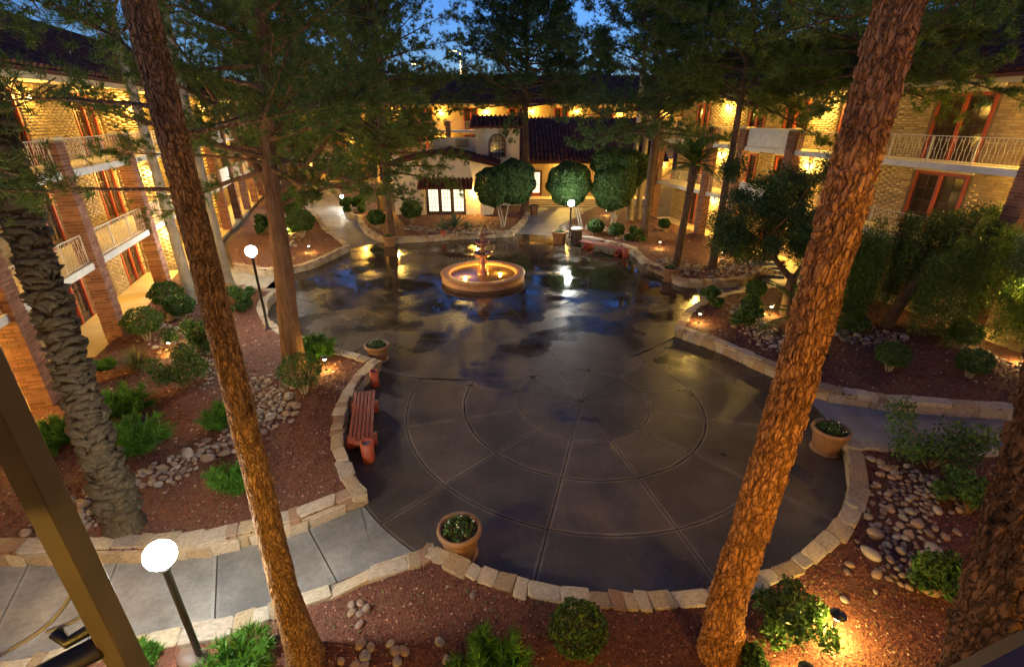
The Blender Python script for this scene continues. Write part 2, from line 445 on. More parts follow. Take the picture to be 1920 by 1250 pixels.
def path_slabs(name, lefts, rights, label_kind='structure', wid=0.28):
    """a path of cast slabs between two edges; the joints run from edge to edge"""
    root = tag(link(name, MB().prism(lefts + rights[::-1], -0.06, -0.03).mesh(name), None, M['joint']), kind='structure')
    for (a, b, c, d) in zip(lefts[:-1], lefts[1:], rights[1:], rights[:-1]):
        Q = [Vector((*p, 0)) for p in (a, b, c, d)]
        ctr = sum(Q, Vector()) / 4
        P = []
        for i in range(4):
            p, q = Q[i], Q[(i+1) % 4]
            for k in range(8):
                r = p.lerp(q, k / 8)
                P.append(r)
        e = (Q[1] - Q[0]).normalized() * 0.012
        out = []
        for i, p in enumerate(P):
            s = 1 if (p - Q[0]).length + (p - Q[3]).length < (p - Q[1]).length + (p - Q[2]).length else -1
            p = p + e * s
            w = Vector((p.x - CC[0], p.y - CC[1], 0))
            if w.length < RC + 0.115: w = w.normalized() * (RC + 0.115); p = Vector((CC[0] + w.x, CC[1] + w.y, 0))
            w = Vector((p.x - FC[0], p.y - FC[1], 0))
            if w.length < RF + 0.012: w = w.normalized() * (RF + 0.012); p = Vector((FC[0] + w.x, FC[1] + w.y, 0))
            out.append((p.x, p.y))
        slab('path_slab', out, root, 'path', -0.05, 0.002)
    return root
path_slabs('path', [G(*p) for p in ((715, 930), (575, 985), (408, 1032), (225, 1040), (60, 1045), (-110, 1050), (-300, 1052))],
                   [G(*p) for p in ((815, 1055), (640, 1105), (402, 1185), (150, 1235), (-60, 1285), (-290, 1330), (-520, 1370))])
path_slabs('path', [G(*p) for p in ((1490, 725), (1615, 748), (1765, 765), (1900, 782), (2060, 800))],
                   [G(*p) for p in ((1560, 845), (1690, 850), (1815, 855), (1960, 868), (2150, 885))])
path_slabs('path', [G(*p) for p in ((645, 475), (605, 430), (578, 398), (575, 370), (575, 345), (560, 330))],
                   [G(*p) for p in ((735, 462), (690, 425), (670, 405), (655, 385), (650, 355), (690, 330))])
path_slabs('path', [G(*p) for p in ((950, 446), (978, 418), (982, 394), (975, 375))],
                   [G(*p) for p in ((1046, 444), (1078, 412), (1112, 392), (1118, 376))])
path_slabs('path', [G(*p) for p in ((560, 505), (500, 512), (440, 505), (395, 485))],
                   [G(*p) for p in ((545, 566), (480, 556), (410, 540), (350, 515))])
path_slabs('path', [G(*p) for p in ((1290, 520), (1370, 520), (1450, 490), (1530, 480))],
                   [G(*p) for p in ((1300, 590), (1400, 560), (1490, 550), (1580, 545))])

# ------------------------------------------------------------------ planting beds with stone edging
def smooth(P, closed=False, n=6):
    P = [Vector((p[0], p[1])) for p in P]
    if len(P) < 3: return [tuple(p) for p in P]
    out = []
    for i in range(len(P) - 1):
        p0, p1, p2, p3 = P[max(i-1, 0)], P[i], P[i+1], P[min(i+2, len(P)-1)]
        for k in range(n):
            t = k / n
            q = 0.5 * ((2*p1) + (p2-p0)*t + (2*p0-5*p1+4*p2-p3)*t*t + (3*p1-p0-3*p2+p3)*t**3)
            out.append(tuple(q))
    out.append(tuple(P[-1]))
    return out
def rock_meshes(name, n, mat, kind):
    res = []
    for i in range(n):
        bm = bmesh.new()
        if kind == 'block':
            bmesh.ops.create_cube(bm, size=1.0)
            bmesh.ops.bevel(bm, geom=bm.edges[:], offset=0.07, segments=1, affect='EDGES')
            sk = [random.uniform(-.2, .2), random.uniform(-.08, .08), random.uniform(-.16, .16), random.uniform(-.16, .16)]
            for v in bm.verts:
                v.co += Vector((random.uniform(-.05, .05), random.uniform(-.05, .05), random.uniform(-.05, .05))) + Vector((sk[0] * v.co.y, sk[1] * v.co.x, sk[2] * v.co.x + sk[3] * v.co.y))
            bmesh.ops.triangulate(bm, faces=[f for f in bm.faces if len(f.verts) > 4])
        else:
            bmesh.ops.create_icosphere(bm, subdivisions=2, radius=0.5)
            o = Vector((random.uniform(0, 99), 0, 0))
            for v in bm.verts:
                k = 1 + 0.28 * mnoise.noise(v.co * 1.7 + o)
                v.co *= k
        me = bpy.data.meshes.new(name); bm.to_mesh(me); bm.free()
        if kind != 'block':
            for p in me.polygons: p.use_smooth = True
        me.materials.append(M[mat]); res.append(me)
    return res
STONES = rock_meshes('stone', 14, 'wallstone', 'block')
COBBLES = rock_meshes('river_stone', 10, 'cobble', 'round')
BED_Z = 0.33
def along(P, s):
    for a, b in zip(P[:-1], P[1:]):
        a, b = Vector(a), Vector(b); L = (b - a).length
        if s <= L: return a + (b - a) * (s / max(L, 1e-6)), (b - a).normalized()
        s -= L
    return Vector(P[-1]), (Vector(P[-1]) - Vector(P[-2])).normalized()
def stone_wall(P, label, side=1, height=0.38, width=0.31, big=0.44, group=None):
    """dry-looking stone edging: a mortar core, a course of face stones and a course of caps"""
    c0 = P[0]
    root = empty('stone_wall', (c0[0], c0[1], 0), label=label, cat='wall', group=group or 'stone edging walls of the planting beds')
    L = sum((Vector(b) - Vector(a)).length for a, b in zip(P[:-1], P[1:]))
    core = MB(); n = max(2, int(L / 0.35)); prev = None
    V = []
    for i in range(n + 1):
        p, t = along(P, L * i / n); nn = Vector((-t.y, t.x)) * side
        a, b = p + nn * 0.045, p + nn * (width - 0.045)
        V += [(a.x-c0[0], a.y-c0[1], -0.05), (b.x-c0[0], b.y-c0[1], -0.05), (b.x-c0[0], b.y-c0[1], height-0.022), (a.x-c0[0], a.y-c0[1], height-0.022)]
    F = [(3, 2, 1, 0), (4*n, 4*n+1, 4*n+2, 4*n+3)]
    for i in range(n):
        for k in range(4): F.append((4*i+k, 4*i+(k+1) % 4, 4*i+4+(k+1) % 4, 4*i+4+k))
    core.add(V, F).build('mortar_core', M['mortar'], root)
    for course in (0, 1):
        s = -0.1 * course
        while s < L - 0.08:
            l = random.choice((0.45, 0.7, 0.9, 1.1, 1.5)) * random.uniform(.85, 1.15) * big
            l = min(l, L - s)
            if course == 0: l *= 0.9
            p, t = along(P, max(0, min(L, s + l / 2))); nn = Vector((-t.y, t.x)) * side
            if course == 1:
                zc = height - 0.065 + random.uniform(-0.014, 0.014); hh = 0.14; dep = width * random.uniform(0.82, 1.22); q = p + nn * (width / 2 + random.uniform(-.02, .02))
            else:
                hh = height - 0.12; zc = hh / 2 - 0.01; dep = 0.2; q = p + nn * (0.10 + random.uniform(-.015, .012))
            link('stone', random.choice(STONES), root, None, (q.x - c0[0], q.y - c0[1], zc),
                 (random.uniform(-.05, .05), random.uniform(-.05, .05), math.atan2(t.y, t.x) + random.uniform(-.06, .06)),
                 (l * 1.03, dep, hh * random.uniform(0.95, 1.12)))
            s += l + 0.005
    return root
def inside(pts, poly):
    x, y = pts[:, 0], pts[:, 1]; c = np.zeros(len(pts), bool); n = len(poly)
    for i in range(n):
        x0, y0 = poly[i]; x1, y1 = poly[(i+1) % n]
        m = ((y0 > y) != (y1 > y)) & (x < (x1 - x0) * (y - y0) / ((y1 - y0) if abs(y1-y0) > 1e-9 else 1e-9) + x0)
        c ^= m
    return c
EXCL = []
def bed(poly, gravel=0, skirt=(), zb=BED_Z, chip=0.03):
    me = bpy.data.meshes.new('planting_bed')
    bm = bmesh.new()
    top = [bm.verts.new((p[0], p[1], zb)) for p in poly]
    es = [bm.edges.new((top[i], top[(i+1) % len(top)])) for i in range(len(top))]
    bmesh.ops.triangle_fill(bm, use_beauty=True, edges=es)
    for f in bm.faces:
        f.normal_update()
        if f.normal.z < 0: f.normal_flip()
    if skirt:
        ks = {(round(p[0], 4), round(p[1], 4)) for p in skirt}
        low = {}
        for i in range(len(top)):
            j = (i+1) % len(top)
            if all((round(poly[k][0], 4), round(poly[k][1], 4)) in ks for k in (i, j)):
                for k in (i, j):
                    if k not in low: low[k] = bm.verts.new((poly[k][0], poly[k][1], -0.05))
                bm.faces.new((top[i], top[j], low[j], low[i]))
    bm.to_mesh(me); bm.free()
    root = tag(link('planting_bed', me, None, M['soil']), kind='structure')
    if gravel:
        A = np.array(poly); lo, hi = A.min(0), A.max(0)
        lo = np.maximum(lo, [-16, 1.5]); hi = np.minimum(hi, [20, 40])
        area = np.prod(hi - lo); n = int(area * gravel)
        pts = rng.uniform(lo, hi, (n, 2)); pts = pts[inside(pts, poly)]
        d = np.hypot(pts[:, 0], pts[:, 1])
        keep = rng.random(len(pts)) < np.clip((7.0 / d) ** 1.5, 0.12, 1); pts = pts[keep]; d = d[keep]
        n = len(pts)
        size = chip * rng.uniform(0.5, 1.35, n) * np.clip(d / 8.0, 1, 1.9)
        tet = np.array([(1, 0, -.35), (-.5, .87, -.35), (-.5, -.87, -.35), (0, 0, .75)])
        ang = rng.uniform(0, 6.28, n); V = np.zeros((n, 4, 3))
        ca, sa = np.cos(ang)[:, None], np.sin(ang)[:, None]
        jit = rng.uniform(0.55, 1.25, (n, 4))
        V[:, :, 0] = pts[:, 0:1] + size[:, None] * jit * (tet[:, 0] * ca - tet[:, 1] * sa)
        V[:, :, 1] = pts[:, 1:2] + size[:, None] * jit * (tet[:, 0] * sa + tet[:, 1] * ca)
        V[:, :, 2] = zb + 0.004 + size[:, None] * (tet[:, 2] * 0.8 + rng.uniform(-.2, .5, (n, 4)) * 0.5)
        F = np.array([(0, 1, 3), (1, 2, 3), (2, 0, 3)])[None] + (np.arange(n) * 4)[:, None, None]
        o = link('gravel', mesh_np('gravel', V.reshape(-1, 3), F.reshape(-1, 3)), root, M['gravel'])
        tag(o, kind='stuff')
    return root
def inset(P, side, d):
    out = []
    for i, p in enumerate(P):
        t = Vector(P[min(i+1, len(P)-1)]) - Vector(P[max(i-1, 0)]); t.normalize()
        out.append((p[0] - t.y * side * d, p[1] + t.x * side * d))
    return out
def arc(c, r, a0, a1, n=28):
    return [(c[0] + r*math.cos(R(a)), c[1] + r*math.sin(R(a))) for a in np.linspace(a0, a1, n)]
def angc(c, p): return math.degrees(math.atan2(p[1]-c[1], p[0]-c[0]))

# left bed ------------------------------------------------------------------
a0 = angc(CC, G(690, 943)) % 360; a1 = angc(CC, G(709, 694)) % 360
L1 = smooth([G(*p) for p in ((-330, 1066), (-150, 1064), (0, 1062), (150, 1058), (350, 1050), (480, 1022), (560, 1000), (640, 967))] + [(CC[0]+RC*math.cos(R(a0)), CC[1]+RC*math.sin(R(a0)))])
L2 = arc(CC, RC, a0, a1, 26)
L3 = smooth([L2[-1]] + [G(*p) for p in ((645, 674), (590, 655), (530, 632), (503, 600), (508, 575), (530, 556))])
L4 = smooth([L3[-1]] + [G(*p) for p in ((480, 552), (420, 540), (365, 520))])
Lb = [G(*p) for p in ((338, 522), (308, 556), (229, 645), (84, 778), (-10, 890), (-300, 1030))]
BED_L = L1 + L2[1:] + L3[1:] + L4[1:] + Lb
def build_walls_left():
    stone_wall(L1, 'low stone wall along the path under the white globe lamp, on the palm side', 1)
    stone_wall(L2, 'curved low stone wall behind the red slatted bench', 1)
    stone_wall(L3, 'low stone wall winding past the forked pine to the tall globe lamp', 1)
    stone_wall(L4, 'low stone wall beside the path into the left building', 1)
bed(BED_L[::-1], 420, [L4[-1]] + Lb + [L1[0]])
build_walls_left()
# near and right-hand bed (one bed that runs round the near circle of paving) -------
b0 = angc(CC, G(790, 1040, 0.4)) % 360; b1 = angc(CC, G(1582, 822, 0.4)) % 360
if b1 < b0: b1 += 360
B1 = smooth([G(*p, 0.4) for p in ((-350, 1310), (-60, 1248), (225, 1192), (380, 1163), (520, 1125), (600, 1097), (690, 1062))] + [(CC[0]+RC*math.cos(R(b0)), CC[1]+RC*math.sin(R(b0)))])
B2 = arc(CC, RC, b0, b1, 60)
B3 = smooth([B2[-1]] + [G(*p, 0.4) for p in ((1640, 826), (1700, 829), (1860, 838), (2060, 850), (2250, 862))])
BED_B = B1 + B2[1:] + B3[1:] + [(15.5, 2.2), (15.5, 1.2), (-13, 1.2)]
bed(BED_B, 760, [B3[-1]] + BED_B[-3:] + [B1[0]], chip=0.026)
stone_wall(B1, 'low stone wall along the path at the foot of the near globe lamp', -1)
stone_wall(B2, 'long curved stone wall round the near end of the dark plaza', -1)
stone_wall(B3, 'low stone wall beside the path by the big clay pot and loose shrub', -1)
# right middle bed ----------------------------------------------------------------
R1a = smooth([G(*p) for p in ((2150, 815), (1893, 789), (1700, 774), (1600, 761), (1530, 747), (1460, 714), (1420, 695), (1350, 662), (1300, 644), (1264, 631))])
R1b = smooth([R1a[-1]] + [G(*p) for p in ((1280, 602), (1305, 582), (1350, 566), (1400, 556), (1475, 545), (1540, 548))])
BED_R1 = R1a + R1b[1:] + [G(*p) for p in ((1612, 566), (1700, 598), (1909, 680), (2100, 755))]
bed(BED_R1[::-1], 420, [R1b[-1]] + BED_R1[-4:] + [R1a[0]])
stone_wall(R1a, 'stone wall running from the plaza corner along the right-hand path', -1)
stone_wall(R1b, 'stone wall along the puddled walk below the small steps', -1)
# right far bed ---------------------------------------------------------------------
R2a = smooth([G(*p) for p in ((1118, 392), (1095, 402), (1072, 418), (1046, 436))])
R2b = smooth([R2a[-1]] + [G(*p) for p in ((1070, 450), (1092, 455), (1140, 464), (1180, 475), (1206, 500), (1242, 518), (1275, 537), (1337, 540), (1396, 534), (1445, 504))])
BED_R2 = R2a + R2b[1:] + [G(*p) for p in ((1470, 500), (1420, 488), (1317, 449), (1221, 413), (1170, 396))]
bed(BED_R2, 130, [R2b[-1]] + BED_R2[-5:] + [R2a[0]], chip=0.04)
stone_wall(R2a, 'stone edging on the right side of the path to the lit porch', 1)
stone_wall(R2b, 'stone edging behind the far bench and trash can', 1)
# bed in front of the stucco house ------------------------------------------------------
C1 = smooth([G(*p) for p in ((672, 414), (674, 424), (690, 443), (722, 456), (760, 456), (850, 450), (962, 444))])
C2 = smooth([C1[-1]] + [G(*p) for p in ((982, 424), (990, 408), (984, 395), (965, 388))])
BED_C = C1 + C2[1:] + [G(*p) for p in ((930, 392), (800, 405), (715, 405))]
bed(BED_C, 110, [C2[-1]] + BED_C[-3:] + [C1[0]], chip=0.045)
stone_wall(C1, 'curved stone edging in front of the stucco house', 1)
stone_wall(C2, 'stone edging on the left side of the path to the lit porch', 1)
# far left bed ------------------------------------------------------------------------
F1 = smooth([G(*p) for p in ((440, 508), (500, 518), (545, 514), (592, 502), (657, 471))])
F2 = smooth([F1[-1]] + [G(*p) for p in ((632, 450), (614, 437), (594, 408), (579, 392), (592, 376), (592, 356))])
BED_F = F1 + F2[1:] + [G(*p) for p in ((560, 345), (520, 350), (478, 400), (430, 470))]
bed(BED_F, 110, [F2[-1]] + BED_F[-4:] + [F1[0]], chip=0.045)
stone_wall(F1, 'stone edging facing the plaza below the clipped shrubs, far left', 1)
stone_wall(F2, 'stone edging on the left side of the path to the orange arcade', 1)
# small island bed beside the stucco house
I1 = smooth([G(*p) for p in ((630, 362), (642, 380), (648, 402), (662, 412), (692, 414))])
BED_I = I1 + [G(*p) for p in ((715, 405), (715, 375), (660, 360))]
bed(BED_I, 90, [I1[-1]] + BED_I[-3:] + [I1[0]], chip=0.045)
stone_wall(I1, 'curved stone edging of the small bed lit by a white lamp', 1)
# ================================================================== buildings
def frame_matrix(P, ang_deg, flip):
    """local x runs along the facade, y goes into the building, z is up"""
    a = R(ang_deg)                      # facade direction measured from +Y towards -X
    d = Vector((-math.sin(a), math.cos(a), 0))
    if flip:  x = -d; y = Vector((math.cos(a), math.sin(a), 0))
    else:     x = d;  y = Vector((-math.cos(a), -math.sin(a), 0))
    return Matrix(((x.x, y.x, 0, P[0]), (x.y, y.y, 0, P[1]), (0, 0, 1, 0), (0, 0, 0, 1)))
def brick_mesh(name, mat):
    mb = MB().box(-.5, .5, -.5, .5, -.5, .5)
    me = mb.mesh(name)
    bm = bmesh.new(); bm.from_mesh(me)
    for v in bm.verts: v.co += Vector((random.uniform(-.03, .03), random.uniform(-.12, .12), random.uniform(-.06, .06)))
    bm.to_mesh(me); bm.free()
    me.materials.append(M[mat]); return me
SLUMP = [brick_mesh('brick', 'slump') for _ in range(6)]
class BrickBag:
    """collects the bricks of one building; the 300 nearest become parts, the rest one mesh"""
    def __init__(s, mw): s.items = []; s.mw = mw
    def wall(s, axis, a0, a1, z0, z1, off, holes=(), L=0.40, Hh=0.105, face=-1):
        """axis 'x': wall in the x-z plane at y = off; axis 'y': wall in the y-z plane at x = off"""
        rows = int((z1 - z0) / Hh + 0.001)
        for r in range(rows):
            zc = z0 + (r + 0.5) * Hh
            cuts = [(a0, a1)]
            for (h0, h1, hz0, hz1) in holes:
                if hz0 < zc < hz1:
                    new = []
                    for (p, q) in cuts:
                        if h1 <= p or h0 >= q: new.append((p, q))
                        else:
                            if h0 > p: new.append((p, h0))
                            if h1 < q: new.append((h1, q))
                    cuts = new
            for (p, q) in cuts:
                x = p - (L / 2 if r % 2 else 0)
                while x < q - 0.02:
                    b0, b1 = max(x, p), min(x + L, q)
                    if b1 - b0 > 0.05:
                        s.items.append((axis, (b0 + b1) / 2, off, zc, b1 - b0 - 0.012, Hh - 0.012))
                    x += L
    def finish(s, root):
        def world(it):
            ax, c, off, z = it[:4]
            return s.mw @ Vector((c, off, z) if ax == 'x' else (off, c, z))
        def seen(w):
            d = w.y * CP + (EYE - w.z) * SP
            if d < 1: return 1e9
            u = FPX * w.x / d; v = FPX * (-w.y * SP + (EYE - w.z) * CP) / d
            return d + (1e5 if abs(u) > 980 or abs(v) > 640 else 0)
        order = sorted(s.items, key=lambda it: seen(world(it)))
        for i, (ax, c, off, z, l, h) in enumerate(order[:300]):
            loc = (c, off, z) if ax == 'x' else (off, c, z)
            link('brick', SLUMP[i % 6], root, None, loc, (0, 0, 0 if ax == 'x' else math.pi / 2), (l, 0.03, h))
        rest = order[300:]
        if rest:
            n = len(rest); A = np.array([(it[1], it[2], it[3], it[4], it[5], 0 if it[0] == 'x' else 1) for it in rest])
            cube = np.array([(-.5,-.5,-.5),(.5,-.5,-.5),(.5,.5,-.5),(-.5,.5,-.5),(-.5,-.5,.5),(.5,-.5,.5),(.5,.5,.5),(-.5,.5,.5)])
            P = cube[None] * np.stack([A[:, 3], np.full(n, 0.03), A[:, 4]], 1)[:, None]
            P = P + rng.uniform(-0.0035, 0.0035, P.shape)
            alongc, thick, zz = P[..., 0] + A[:, 0:1], P[..., 1] + A[:, 1:2], P[..., 2] + A[:, 2:3]
            ax = A[:, 5:6] > 0.5
            V = np.stack([np.where(ax, thick, alongc), np.where(ax, alongc, thick), zz], -1)
            F = np.array([(0,3,2,1),(4,5,6,7),(0,1,5,4),(1,2,6,5),(2,3,7,6),(3,0,4,7)])[None] + (np.arange(n) * 8)[:, None, None]
            o = link('brickwork', mesh_np('brickwork', V.reshape(-1, 3), F.reshape(-1, 4)), root, M['slump'])
            tag(o, kind='stuff')

FLOORS = (0.15, 3.0, 5.85)
CEIL = 8.55
def baluster_mesh():
    mb = MB()
    pts = [(0, 0, 0), (0.012, 0, 0.2), (-0.018, 0, 0.42), (0.02, 0, 0.66), (0, 0, 0.86)]
    mb.tube(pts, 0.0085, 5)
    mb.lathe([(0.0, -0.03), (0.022, 0.0), (0.0, 0.03)], 6, -0.018, 0, 0.42)
    mb.tube([(0, 0, 0.8), (0.035, 0, 0.77), (0.05, 0, 0.72), (0.03, 0, 0.69)], 0.006, 4)
    me = mb.mesh('baluster'); me.materials.append(M['railpaint']); return me
BALUSTER = baluster_mesh()
def railing(root, x0, x1, y, z, axis='x', gap=0.13):
    """iron railing from x0 to x1 (or along y when axis is 'y')"""
    mb = MB()
    for zz, h in ((0.06, 0.022), (0.92, 0.03)):
        if axis == 'x': mb.box(x0, x1, y - 0.02, y + 0.02, z + zz, z + zz + h)
        else: mb.box(y - 0.02, y + 0.02, x0, x1, z + zz, z + zz + h)
    n = max(1, round((x1 - x0) / 1.6))
    for k in range(n + 1):
        x = x0 + (x1 - x0) * k / n
        if axis == 'x': mb.box(x - 0.017, x + 0.017, y - 0.017, y + 0.017, z, z + 0.92)
        else: mb.box(y - 0.017, y + 0.017, x - 0.017, x + 0.017, z, z + 0.92)
    rl = mb.build('railing', M['railpaint'], root)
    m = int((x1 - x0) / gap)
    for k in range(m):
        x = x0 + (k + 0.5) * (x1 - x0) / m
        link('baluster', BALUSTER, rl, None, (x, y, z + 0.07) if axis == 'x' else (y, x, z + 0.07),
             (0, 0, (0 if k % 2 else math.pi) + (0 if axis == 'x' else math.pi / 2)))
    return rl
PANE = MB().box(-.5, .5, -.5, .5, -.5, .5).mesh('pane'); PANE.materials.append(M['pane_dark'])
PANE_LIT = MB().box(-.5, .5, -.5, .5, -.5, .5).mesh('pane'); PANE_LIT.materials.append(M['pane_lit'])
PANE_WARM = MB().box(-.5, .5, -.5, .5, -.5, .5).mesh('pane'); PANE_WARM.materials.append(M['pane_warm'])
def french_door(root, x0, x1, y, z0, z1, leaves=2, rows=4, cols=2, frame='redpaint', leafm='darkwood', pane=PANE, jw=0.11, name='door'):
    """frame, glazed leaves and separate panes, set in the wall plane y (outside is -y)"""
    fr = MB()
    fr.box(x0, x0 + jw, y - 0.07, y + 0.09, z0, z1).box(x1 - jw, x1, y - 0.07, y + 0.09, z0, z1)
    fr.box(x0 + jw, x1 - jw, y - 0.065, y + 0.09, z1 - jw, z1)
    lw = (x1 - x0 - 2 * jw) / leaves
    for k in range(1, leaves):
        xm = x0 + jw + lw * k
        fr.box(xm - 0.06, xm + 0.06, y - 0.08, y + 0.02, z0, z1 - jw)
    d = fr.build(name, M[frame], root)
    g = MB()
    for k in range(leaves):
        a, b = x0 + jw + lw * k + (0.06 if k else 0), x0 + jw + lw * (k + 1) - (0.06 if k < leaves - 1 else 0)
        bw = 0.075; bot = 0.28 if rows > 2 else 0.07
        ga, gb, gz0, gz1 = a + bw, b - bw, z0 + bot, z1 - jw - bw
        g.box(a, ga, y, y + 0.05, z0, z1 - jw).box(gb, b, y, y + 0.05, z0, z1 - jw)
        g.box(ga, gb, y, y + 0.05, z0, gz0).box(ga, gb, y, y + 0.05, gz1, z1 - jw)
        pw, ph = (gb - ga) / cols, (gz1 - gz0) / rows
        for c in range(1, cols): g.box(ga + pw*c - 0.012, ga + pw*c + 0.012, y + 0.005, y + 0.045, gz0, gz1)
        for r in range(1, rows):
            for c in range(cols): g.box(ga + pw*c + 0.012, ga + pw*(c+1) - 0.012, y + 0.008, y + 0.042, gz0 + ph*r - 0.012, gz0 + ph*r + 0.012)
        for r in range(rows):
            for c in range(cols):
                link('pane', pane, d, None, (ga + pw*(c+.5), y + 0.028, gz0 + ph*(r+.5)), None, (pw - 0.024, 0.008, ph - 0.024))
    g.build('door_leaf', M[leafm], d)
    return d
near_name = 'motel_building.003'
def sconce(root, x, y, z, nx=0, ny=-1, power=26, color=WARM, far=False):
    """lantern bracketed off a wall; (nx, ny) points away from the wall in local coordinates"""
    a = math.atan2(ny, nx)
    mb = MB()
    mb.box(-0.0, 0.03, -0.05, 0.05, -0.12, 0.12)
    mb.box(0.03, 0.15, -0.012, 0.012, 0.1, 0.125)
    mb.lathe([(0.085, 0.06), (0.02, 0.13), (0.0, 0.14)], 8, 0.15, 0, 0)
    o = mb.build('wall_lamp', M['black'], root, loc=(x, y, z), rot=(0, 0, a))
    MB().lathe([(0.0, -0.11), (0.045, -0.08), (0.055, -0.02), (0.04, 0.05), (0.0, 0.055)], 10, 0.15, 0, 0).build('bulb', M['bulb'], o, smooth=True)
    lamp('lamp_light', (0.22, 0, -0.05), power * (1.0 if root.name == near_name else 1.2), color, 0.06, o)
    return o
def roof_strips(root, x0, x1, eave, ridge, pitch=0.34, name='roof_tile_row', r=0.105, detail=True):
    """barrel tiles: rows from eave (y, z) to ridge (y, z), each row stepped tile by tile"""
    (ye, ze), (yr, zr) = eave, ridge
    L = math.hypot(yr - ye, zr - ze); sl = math.atan2(zr - ze, yr - ye)
    nt = int(L / 0.42); mb = MB(); seg = 5
    for k in range(nt):
        p0, p1 = k * L / nt, (k + 1) * L / nt + 0.03
        V = []
        for (p, lift, rr) in ((p0, 0.03, r * 1.08), (p1, 0.0, r * 0.92)):
            for j in range(seg + 1):
                a = math.pi * j / seg
                xx, hh = rr * math.cos(a), rr * math.sin(a) + lift
                V.append((xx, ye + p * math.cos(sl) - hh * math.sin(sl), ze + p * math.sin(sl) + hh * math.cos(sl)))
        F = [(j, j+1, seg+1+j+1, seg+1+j) for j in range(seg)] + [tuple(range(seg, -1, -1))]
        mb.add(V, F)
    me = mb.mesh(name); me.materials.append(M['rooftile'])
    deck = MB(); deck.add([(x0, ye, ze - 0.02), (x1, ye, ze - 0.02), (x1, yr, zr - 0.02), (x0, yr, zr - 0.02),
                           (x0, ye, ze - 0.14), (x1, ye, ze - 0.14), (x1, yr, zr - 0.14), (x0, yr, zr - 0.14)],
                          [(0,1,2,3),(7,6,5,4),(0,4,5,1),(1,5,6,2),(2,6,7,3),(3,7,4,0)])
    rf = deck.build('roof', M['rooftile'], root)
    n = int((x1 - x0) / pitch)
    for k in range(n):
        link(name, me, rf, None, (x0 + (k + 0.5) * (x1 - x0) / n, 0, 0))
    return rf

